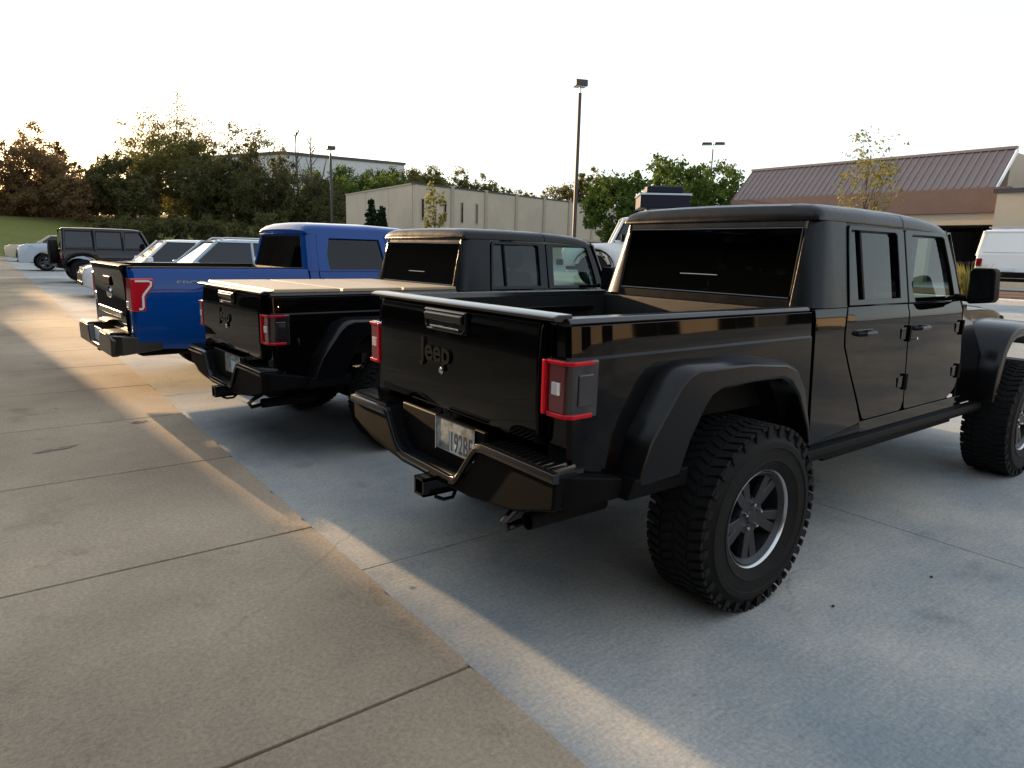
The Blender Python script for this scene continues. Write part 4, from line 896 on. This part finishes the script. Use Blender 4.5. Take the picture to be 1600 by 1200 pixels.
def far_parapet():
    a = at(440, 241, 125); b = at(632, 258, 150); root = empty('warehouse', (a.x, a.y, 0), 0, 'long flat-roofed grey warehouse on the rise behind the trees', 'building')
    d = Vector((b.x-a.x, b.y-a.y, 0)); ang = math.atan2(d.y, d.x); M_ = Matrix.Rotation(ang, 4, 'Z')
    z0, z1 = a.z, b.z
    bb = B().loft([[(0,0,0), (0,0,z0), (0,20,z0), (0,20,0)], [(d.length,0,0), (d.length,0,z1), (d.length,20,z1), (d.length,20,0)]]); bb.v = [tuple(M_ @ Vector(v)) for v in bb.v]; bb.obj('wall', 'grey_wall', root, smooth=0)
    bb = B().loft([[(-.2,-.2,z0), (-.2,-.2,z0+.5), (-.2,20,z0+.5), (-.2,20,z0)], [(d.length+.2,-.2,z1), (d.length+.2,-.2,z1+.5), (d.length+.2,20,z1+.5), (d.length+.2,20,z1)]]); bb.v = [tuple(M_ @ Vector(v)) for v in bb.v]; bb.obj('coping', 'dark_metal', root, smooth=0)
far_parapet()

def brown_roof_building():
    zo = .75; xR, zR, xE, zE, y0, y1 = 31.2, 6.25, 29.55, 4.62, 8.15, 20.3
    root = empty('shop_building', (xE+1, (y0+y1)/2, zo), 0, 'tan shop building with a steep brown standing-seam metal roof', 'building')
    ox, oy = xE+1, (y0+y1)/2
    def bx(n, m, x0, x1, ya, yb_, z0, z1, p=root, bev=0): return B().box(x0-ox, x1-ox, ya-oy, yb_-oy, z0-zo, z1-zo).obj(n, m, p, smooth=0, bevel=bev)
    # roof panels with raised seams, one object each
    n = 40; w = (y1-y0)/n; sl = Vector((xR-xE, 0, zR-zE)); nr = Vector((-(zR-zE), 0, xR-xE)).normalized(); src = None
    rf = B().add([(xE-ox, y0-oy, zE-zo-.02), (xE-ox, y1-oy, zE-zo-.02), (xR-ox, y1-oy, zR-zo-.02), (xR-ox, y0-oy, zR-zo-.02)], [(0,1,2,3)]).obj('roof', 'brown_roof', root, smooth=0, solid=.03)
    for k in range(n):
        if src is None:
            b = B(); A = Vector((0,0,0)); pr = [(.0,0.), (w-.03,0.), (w-.03,.055), (w-.004,.055), (w-.004,-.015), (0,-.015)]
            b.loft([[(q.x, u, q.z) for u, v in pr for q in [nr*v]], [(sl.x+q.x, u, sl.z+q.z) for u, v in pr for q in [nr*v]]])
            src = b.obj('roof_panel', 'brown_roof', rf, smooth=0); src.location = (xE-ox, y0-oy, zE-zo+.01)
        else: inst(src, 'roof_panel', rf, (xE-ox, y0-oy+k*w, zE-zo+.01))
    bx('ridge_cap', 'brown_roof', xR-.12, xR+.15, y0-.05, y1+.05, zR-.02, zR+.09, rf)
    B().add([(xE-ox-.05, y0-oy-.06, zE-zo-.05), (xR-ox, y0-oy-.06, zR-zo+.02), (xR-ox+.12, y0-oy-.06, zR-zo-.1), (xE-ox+.12, y0-oy-.06, zE-zo-.1)], [(0,1,2,3)]).obj('rake_trim', 'white_paint', rf, smooth=0, solid=.05)
    bx('rear_wall', 'beige_stucco', xR, xR+8, y0+.1, y1-.1, 3.65, zR-.1)
    bx('fascia', 'brown_fascia', xE-.10, xE+.25, 7.6, y1, 3.62, zE-.02)
    bx('soffit_beam', 'beige_stucco', xE+.05, xE+.5, 7.6, y1, 3.15, 3.615)
    bx('canopy_roof', 'dark_metal', xE+.5, xE+5, 7.6, y1, 3.5, 3.6)
    bx('wall', 'dark_metal', xE+4.0, xE+4.3, 7.6, y1, zo-.1, 3.5)
    for k in range(4):
        ya = y0+1.0+k*2.9
        d = bx('shop_window', 'dark_metal', xE+3.92, xE+3.995, ya-.9, ya+1.95, zo, 3.3)
        for j in range(2): bx('pane', 'car_glass', xE+3.90, xE+3.915, ya-.82+j*1.38, ya+.50+j*1.38, zo+.1, 3.2, d)
    for k in range(4):
        bx('column', 'beige_stucco', xE+.06, xE+.45, y0+2.2+k*3.3, y0+2.6+k*3.3, zo-.1, 3.145)
    # flat-topped wing at the right
    bx('wing_wall', 'beige_stucco', 28.2, 40, y0-12, 7.57, zo-.1, 4.25)
    bx('wing_coping', 'dark_metal', 28.1, 40.1, y0-12.1, 7.68, 4.25, 4.40)
    bx('roof_unit', 'grey_wall', 33, 35.5, y0-4, y0-1.9, 4.40, 6.0, bev=.04)
brown_roof_building()

# ---------------------------------------------------------------- vehicles near the buildings
p = at(1568, 400, 25.0)
boxy('white SUV with a roof rack parked before the tan shop, seen from behind', 'suv', (p.x+1.2, p.y+.1, .70), R(14), 'white_paint', spare=False, rack=True, panel=True)
p = at(1035, 310, 20.0); a = R(138); tz = terrain(p.x, 0)
cx, cy_ = p.x+.6*math.cos(a), p.y+.6*math.sin(a)
o = boxy('white SUV with a dark tent box on its roof, behind the nearest truck cab', 'suv', (cx, cy_, tz), a, 'white_paint', spare=False)
t = tag(B().box(-1.27, .07, -.66, .66, 0, .34).obj('roof_tent', 'tent_navy', bevel=.03), 'dark hard-shell roof tent with a pale rim on the white SUV', 'roof tent')
t.location = (cx, cy_, tz+2.10); t.rotation_euler = (0, 0, a)
B().box(-1.30, .10, -.68, .68, .34, .39).obj('tent_rim', 'silver_paint', t, bevel=.01)
B().box(-1.1, -.1, -.5, .5, .39, .60).obj('tent_lid', 'tent_navy', t, bevel=.06)
for x in (-1.1, -.2): B().box(x, x+.08, -.55, .55, -.24, 0).obj('rack_leg', 'dark_metal', t)
for px, py, d, lb in ((8, 326, 105, 'small white car at the left edge on the road above the bank'), (92, 330, 108, 'small white car behind the bank beside a pale post')):
    q = at(px, py, d)
    car(lb, 'car', (q.x, q.y, q.z-.75), R(8), 'white_paint', L=4.6, roof=1.45, ws=(.8,.1), rear=(-1.7,-1.1), deck=1.0, hood=.95, belt=.98, group='cars on the road above the bank')

# ---------------------------------------------------------------- lamps
def lamp(label, px, ptop, d, heads, hw, h0=0, r=.10):
    q = at(px, ptop, d); z0 = terrain(q.x, q.y)+h0; H = q.z-z0
    root = empty('lamp_post', (q.x, q.y, z0), 0, label, 'lamp post')
    B().lathe([(.001,.0), (.30,.0), (.30,.75), (.26,.8), (.001,.8)], 20, ax='z').obj('base', 'kerb_concrete', root)
    B().tube([(0, 0, .75), (0, 0, H-.55)], [r, r*.85], 10).obj('pole', 'pole_bronze', root)
    B().tube([(0, 0, H-.6), (0, 0, H-.2)], .035, 8).obj('neck', 'silver_metal', root)
    aim = math.atan2(CAM.y-q.y, CAM.x-q.x)
    for k in range(heads):
        s = (k*2-1) if heads > 1 else 0
        o = B().prism([(-hw*.5,-.02), (hw*.5,-.02), (hw*.46,.26), (-hw*.40,.30)], 'y', -hw*.55, hw*.55).obj('lamp_head', 'pole_bronze', root, bevel=.03)
        o.location = (0, 0, H-.27); o.rotation_euler = (0, 0, aim+R(90) if heads > 1 else aim+R(20))
        if heads > 1: o.scale.z = .42
        if heads > 1: o.location.x += s*hw*.62*math.cos(aim+R(90)); o.location.y += s*hw*.62*math.sin(aim+R(90))
        B().box(-hw*.4, hw*.4, -hw*.42, hw*.42, -.035, -.02).obj('lens', 'white_lens', o)
    return root
lamp('tall dark lamp post with one box head, nearest, behind the second truck', 907, 125, 33, 1, .52)
lamp('dark lamp post with a small box head beside the bare tree', 516, 228, 58, 1, .62, 0, .11)
lamp('distant lamp post with two flat heads above the green trees', 1115, 220, 56, 2, .75, 0, .06)

# ---------------------------------------------------------------- planting bed on the right
def planter():
    b = B().box(15.2, 19.8, 1.0, 9.5, .58, .84).obj('planting_bed', 'kerb_concrete', smooth=0, bevel=.03); tag(b, kind='structure')
    B().box(15.4, 19.6, 1.2, 9.3, .82, .86).obj('mulch', 'mulch', b, smooth=0)
planter()
# ---------------------------------------------------------------- trees
leafmat('leaf_dark', (.06,.062,.026), (.13,.12,.05), .45); leafmat('leaf_olive', (.08,.08,.025), (.19,.165,.055), .5)
leafmat('leaf_brown', (.13,.085,.045), (.26,.17,.08), .5); leafmat('leaf_green', (.05,.085,.02), (.13,.17,.04), .45)
leafmat('leaf_yellow', (.13,.13,.035), (.23,.21,.07), .5); leafmat('needle_dark', (.012,.022,.012), (.03,.045,.02), .2)
mat('bark', (.07,.055,.045), .9, var=.3, vscale=8, bump=.6, bscale=25)
def tree(label, x, y, z0, H, rx, ry=None, base=.25, leaf='leaf_dark', n=9000, size=.30, clumps=26, holes=.25, name='tree', group='trees behind the lot', trunk=.16, seed=None, top_sparse=0., cat='tree', conical=0.):
    rnd = random.Random(seed if seed is not None else hash((round(x, 1), round(y, 1))) & 0xffff)
    ry = ry or rx
    if size > .3: size *= .70; n = int(n*1.7)
    root = empty(name, (x, y, z0), 0, label, cat, group)
    cz0 = H*base; hh = (H-cz0)/2; cz = cz0+hh
    cl = []
    for k in range(clumps):
        while True:
            u = Vector((rnd.uniform(-1, 1), rnd.uniform(-1, 1), rnd.uniform(-1, 1)))
            if .35 < u.length < 1: break
        u = u.normalized()*(.45+.42*rnd.random())
        wsc = 1-conical*(u.z*.5+.5)
        cl.append((Vector((u.x*rx*wsc, u.y*ry*wsc, cz+u.z*hh)), rnd.uniform(.22, .42)*min(rx, hh)*(1-.3*conical), rnd.random()))
    # trunk with limbs that reach into the clumps
    t = B(); top = cz+hh*.35
    t.tube([(0,0,-.3), (rnd.uniform(-.1,.1), 0, H*.2), (rnd.uniform(-.2,.2), rnd.uniform(-.2,.2), H*.45), (rnd.uniform(-.3,.3), rnd.uniform(-.2,.2), top)], [trunk*1.25, trunk, trunk*.75, trunk*.3], 8)
    for c, r, q in cl[:12]:
        s = Vector((0, 0, H*rnd.uniform(.22, .5))); m = s.lerp(c, .5)+Vector((0, 0, -.05*H*rnd.random()))
        t.tube([s, m, c], [trunk*.45, trunk*.28, trunk*.08], 5)
    t.obj('trunk', 'bark', root)
    b = B(); vs = []; fs = []
    per = n//clumps
    for c, r, q in cl:
        dens = per
        if top_sparse and c.z > cz+hh*.25: dens = int(per*(1-top_sparse)); 
        sub = [(Vector((rnd.gauss(0, 1), rnd.gauss(0, 1), rnd.gauss(0, 1))).normalized()*r*rnd.uniform(.5, 1.1), r*rnd.uniform(.18, .38)) for _ in range(9)]
        for i in range(dens):
            o, rr = sub[rnd.randrange(9)]
            d = Vector((rnd.gauss(0, 1), rnd.gauss(0, 1), rnd.gauss(0, 1)))
            p = c+o+d*rr*.62
            if p.z < cz0*.8: continue
            a = Vector((rnd.uniform(-1, 1), rnd.uniform(-1, 1), rnd.uniform(-1, 1))).normalized()
            e = a.orthogonal().normalized(); f = a.cross(e); s = size*rnd.uniform(.6, 1.3)
            k = len(vs)
            vs += [p-e*s*.5, p+f*s*.28, p+e*s*.5, p-f*s*.28]; fs.append((k, k+1, k+2, k+3))
    b.v = [tuple(v) for v in vs]; b.f = fs
    b.obj('crown', leaf, root, smooth=0, fix=False)
    return root
def tpx(label, px, pytop, d, rpx, z0, **kw):
    """plant a tree whose top shows at (px, pytop) d metres away, rpx = half width of the crown in picture points"""
    q = at(px, pytop, d); depth = (q-CAM).dot(cF)
    return tree(label, q.x, q.y, z0, q.z-z0, rpx*depth/FPX, **kw)
bz = 4.1
tpx('tall brownish tree at the left edge of the picture', 5, 176, 100, 75, bz, leaf='leaf_brown', n=14000, base=.02, clumps=34, size=.42)
tpx('lower brown-leaved tree second from the left edge', 92, 218, 104, 52, bz, leaf='leaf_brown', n=9000, base=.02, size=.42)
tpx('dark low tree in front of the big lacy-topped tree', 172, 236, 96, 62, 3.6, leaf='leaf_dark', n=12000, base=.0, size=.40, conical=.35)
tpx('big tree with the tallest lacy crown on the left', 258, 158, 108, 82, bz, leaf='leaf_olive', n=17000, base=.08, clumps=38, size=.42, top_sparse=.5, trunk=.3)
tpx('round olive tree in front of the tallest tree', 268, 196, 100, 66, bz, leaf='leaf_olive', n=13000, base=.0, clumps=30, size=.40)
tpx('dark tree with a ragged top right of the tallest tree', 398, 184, 100, 60, bz, leaf='leaf_dark', n=12000, base=.05, clumps=32, size=.40, top_sparse=.6)
tpx('dense dark tree under the ragged-topped tree', 355, 222, 96, 58, 3.6, leaf='leaf_dark', n=12000, base=.0, size=.40)
tpx('brownish thicket tree beside the bare branches', 455, 250, 92, 62, 2.8, leaf='leaf_dark', n=10000, base=.0, size=.38)
tpx('grey-green bush under the small lamp post', 535, 292, 84, 42, 1.0, leaf='leaf_dark', n=7000, base=.0, size=.34)
for px, py, lb in ((580, 306, 'taller dark narrow conifer against the beige wall'), (596, 314, 'shorter dark narrow conifer against the beige wall')):
    tpx(lb, px, py, 52, 17, .7, leaf='needle_dark', n=9000, base=.0, size=.2, conical=.8, name='conifer', cat='conifer', group='conifers by the beige building', clumps=90)
tpx('fresh green tree left of the beige building, before the warehouse', 545, 268, 88, 36, 2.0, leaf='leaf_green', n=8000, base=.0, size=.36)
tpx('fresh green trees above the beige roof left end', 600, 260, 90, 42, 2.5, leaf='leaf_green', n=8000, base=.1, size=.38)
for k, (px, py, rr) in enumerate(((640, 258, 26), (672, 260, 24), (704, 268, 24), (738, 276, 22), (768, 284, 22), (806, 296, 20), (836, 300, 18))):
    tpx(['leftmost round tree behind the beige building', 'second round tree behind the beige building, by the tall one', 'third round tree behind the beige building', 'fourth round tree behind the beige building', 'fifth round tree behind the beige building', 'sixth low tree behind the beige building', 'rightmost low tree behind the beige building'][k], px, py, 105+k*3, rr*2.1, 2, leaf='leaf_olive', n=8000, base=.3, size=.42, clumps=26, group='trees behind the beige building')
tpx('lacy tree left of the tall lamp post', 888, 270, 78, 44, .8, leaf='leaf_olive', n=6500, base=.25, size=.34, clumps=26)
tpx('lacy tree right of the tall lamp post', 930, 264, 76, 44, .8, leaf='leaf_olive', n=6500, base=.25, size=.34, clumps=26)
tpx('yellow-green tree behind the roof tent', 975, 258, 46, 62, .8, leaf='leaf_green', n=17000, base=.05, size=.24, clumps=40)
tpx('green tree above the roof of the nearest truck', 1056, 248, 52, 70, .8, leaf='leaf_green', n=19000, base=.05, size=.26, clumps=44)
tpx('green tree touching the left end of the brown roof', 1132, 244, 56, 66, .8, leaf='leaf_green', n=19000, base=.05, size=.27, clumps=44)
tpx('slim young tree with yellow leaves in front of the beige building', 680, 284, 40, 24, .75, leaf='leaf_yellow', n=1300, base=.25, size=.15, clumps=16, trunk=.05, name='young_tree', group='young yellow trees')
tpx('slim young tree with sparse yellow leaves in front of the brown roof', 1368, 178, 25, 66, .75, leaf='leaf_yellow', n=1500, base=.30, size=.11, clumps=34, trunk=.05, name='young_tree', group='young yellow trees', conical=.55, top_sparse=.45, seed=5)
for k, (px, py, rr, lf, dd) in enumerate(((40, 262, 60, 'leaf_brown', 98), (120, 268, 60, 'leaf_brown', 95), (205, 268, 58, 'leaf_dark', 93), (310, 258, 58, 'leaf_dark', 93), (405, 262, 56, 'leaf_dark', 92), (490, 280, 50, 'leaf_dark', 90))):
    tpx(['brown thicket under the leftmost tree', 'brown thicket under the dip in the tree line', 'dark thicket left of the round olive tree', 'dark thicket below the round olive tree', 'dark thicket below the ragged-topped tree', 'dark thicket at the foot of the leafless trees'][k], px, py, dd, rr, 3.0 if px < 450 else 1.5, leaf=lf, n=10000, base=.0, clumps=30, size=.42, name='thicket', cat='shrubs', group='thickets along the bank')
for k, px in enumerate((150, 215, 285, 350, 415, 480, 545)):
    tpx(['low shrub right of the open grass bank', 'second low shrub along the foot of the bank', 'third low shrub, behind the pale crossover', 'fourth low shrub, left of the blue cab', 'low shrub directly behind the blue cab', 'low shrub left of the small lamp post foot', 'low shrub right of the small lamp post foot'][k], px, 334+random.uniform(-4, 4), 79+random.uniform(-2, 2), 46, .0, leaf='leaf_dark', n=5000, base=.0, clumps=22, size=.34, name='shrub', cat='shrub', group='low shrubs at the foot of the bank', trunk=.05)
for k, (x, y, h, r) in enumerate(((-5.2, 97, 10.2, 4.2), (-10.6, 98, 10.0, 4.4), (-16.5, 98, 10.5, 4.6))):
    tree(['brown-leaved tree just outside the left edge', 'second tree outside the left edge', 'third tree outside the left edge'][k], x, y, bz, h, r, base=.0, leaf='leaf_brown', n=14000, clumps=40, size=.5)
for k, (px, py, lf) in enumerate(((20, 292, 'leaf_brown'), (85, 296, 'leaf_brown'), (150, 296, 'leaf_dark'), (220, 290, 'leaf_dark'), (290, 290, 'leaf_dark'), (360, 290, 'leaf_dark'), (430, 288, 'leaf_dark'))):
    tpx(['far brown brush behind the leftmost trees', 'far brown brush behind the pale post', 'far dark brush left of the tallest tree', 'far dark brush under the tallest tree', 'far dark brush right of the tallest tree', 'far dark brush under the ragged-topped tree', 'far dark brush near the leafless trees'][k], px, py, 122, 52, 2.5, leaf=lf, n=7000, base=.0, clumps=26, size=.55, name='brush', cat='shrubs', group='far brush behind the trees', trunk=.1)
for k, (px, py, rr) in enumerate(((500, 262, 46), (550, 256, 50), (606, 260, 46), (645, 270, 36))):
    tpx(['green hillside tree left of the small lamp head', 'green hillside tree under the warehouse roofline', 'green hillside tree at the right end of the warehouse', 'green hillside tree above the corner of the beige building'][k], px, py, 104, rr, 2.5, leaf='leaf_green', n=11000, base=.0, clumps=34, size=.42, group='green trees on the hillside')
def bare_tree(label, px, pytop, d, z0, seed):
    q = at(px, pytop, d); rnd = random.Random(seed); H = q.z-z0
    root = empty('bare_tree', (q.x, q.y, z0), 0, label, 'tree', 'bare trees by the small lamp post')
    t = B(); t.tube([(0,0,-.3), (.1,0,H*.4), (0,.1,H*.75), (.1,0,H)], [.22, .15, .08, .02], 7); t.obj('trunk', 'bark', root)
    for k in range(16):
        z = H*rnd.uniform(.3, .92); a = rnd.uniform(0, 6.3); l = (H-z)*rnd.uniform(.3, .6)+.8
        e = Vector((math.cos(a)*l*.45, math.sin(a)*l*.45, z+l)); m = Vector((math.cos(a)*l*.3, math.sin(a)*l*.3, z+l*.4))
        B().tube([(0, 0, z), m, e], [.06, .04, .012], 5).obj('branch', 'bark', root)
bare_tree('tall leafless tree left of the small lamp post', 484, 194, 90, 2.8, 1)
bare_tree('thinner leafless tree at the edge of the dark trees', 461, 196, 92, 2.8, 5)
# tuft of ornamental grass
def tuft(label, loc, h, r, seed, n=170):
    rnd = random.Random(seed); b = B()
    for k in range(n):
        a = rnd.uniform(0, 6.3); s = r*math.sqrt(rnd.random()); x, y = s*.4*math.cos(a), s*.4*math.sin(a); hh = h*rnd.uniform(.6, 1); o = rnd.uniform(.3, 1)*r
        c, d = math.cos(a), math.sin(a); w = .012
        b.grid([[(x-d*w, y+c*w, 0), (x+d*w, y-c*w, 0)], [(x+c*o*.4-d*w, y+d*o*.4+c*w, hh*.6), (x+c*o*.4+d*w, y+d*o*.4-c*w, hh*.6)], [(x+c*o, y+d*o, hh*.95), (x+c*o+.002, y+d*o, hh*.95)]])
    o = b.obj('grass_tuft', 'leaf_yellow', smooth=0, fix=False); o.location = loc
    return tag(o, label, 'ornamental grass', 'grass tufts in the planting bed')
tuft('yellow-green ornamental grass clump right of the truck mirror', (15.75, 3.75, .86), .85, .45, 3)
tuft('small yellow grass clump deeper in the planting bed', (17.4, 4.1, .86), .6, .4, 4)

# tar smears on the walk
mat('tar', (.012,.011,.010), .6)
def smear(label, pts, seed):
    rnd = random.Random(seed); b = B(); n = 9
    (xa, ya), (xb, yb_) = pts; L_ = []; R_ = []
    for i in range(n):
        t = i/(n-1); w = .035*(math.sin(math.pi*min(1, t*1.02))**.6)*rnd.uniform(.5, 1.2)+.004
        x, y = xa+(xb-xa)*t, ya+(yb_-ya)*t+rnd.uniform(-.01, .01); L_.append((x, y-w, .024)); R_.append((x, y+w, .024))
    o = b.grid([L_, R_]).obj('tar_smear', 'tar', smooth=0); return tag(o, label, 'tar smear', 'tar smears on the walk')
smear('long dark tar smear on the walk at the left', ((-2.52, 3.42), (-2.22, 3.5)), 1)
smear('short dark tar smear on the walk nearer the trucks', ((-1.78, 4.03), (-1.64, 4.06)), 2)

# a few dark pebbles by the rear wheel
for (x, y, lb) in ((.33, -1.22, 'dark pebble beside the rear tyre of the nearest truck'), (1.05, -1.36, 'dark pebble on the slab right of the rear tyre')):
    o = B().lathe([(.001,.0), (.006,.001), (.008,.004), (.0055,.008), (.001,.0095)], 9, ax='z').obj('pebble', 'tar'); o.location = (x, y, 0 if x > -1.3 else .02); o.scale = (1.3, .9, 1); tag(o, lb, 'pebble', 'dark pebbles')

# ---------------------------------------------------------------- out of view: added shade building left, shop front right
mat('shade_building_stucco', (.10,.085,.07), .85, var=.08, vscale=1.5, bump=.3, bscale=40)
def unseen_building():  # unseen building, added for shade and dark reflections in the tailgates
    root = empty('shade_building', (-9, 5, 0), 0, 'unseen dark building added to shade the walk, left of the picture', 'building')
    B().box(-10, 1.6, -16, 22, -.1, 5.2).obj('wall', 'shade_building_stucco', root, smooth=0)
    B().box(-10.2, 2.6, -16.3, 22, 5.2, 5.7).obj('shade_building_canopy', 'dark_metal', root, smooth=0)
    w = B().box(-10, 5.03, 19.0, 26, -.1, 5.8).obj('sun_block_wing', 'shade_building_stucco', root, smooth=0)  # unseen wing, shaped to cut the left edge of the sun strip
    for k in range(8):
        y = -15+k*4.1
        f = B().box(1.6, 1.66, y, y+3.5, .2, 3.6).obj('show_window', 'dark_metal', root, smooth=0)
        for j in range(2): B().box(1.65, 1.675, y+.08+j*1.7, y+1.72+j*1.7, .3, 3.5).obj('pane', 'car_glass', f, smooth=0)
unseen_building()
# shop front that faces the morning sun, mirrored in the doors of the nearest truck
def mirror_shop():
    root = empty('shop_building', (10, -20, 0), 0, 'cream shop front across the lane, behind the camera to the right', 'building')
    B().box(-24, 30, -6, 0, -.1, 4.8).obj('wall', 'beige_stucco', root, smooth=0)
    B().box(-24.2, 30.2, -6.2, .2, 4.8, 5.1).obj('coping', 'dark_metal', root, smooth=0)
    for k in range(8):
        x = -21+k*6.2
        f = B().box(x, x+3.2, .0, .06, .2, 3.0).obj('shop_window', 'dark_metal', root, smooth=0)
        for j in range(2): B().box(x+.1+j*1.55, x+1.55+j*1.55, .05, .075, .3, 2.9).obj('pane', 'car_glass', f, smooth=0)
mirror_shop()
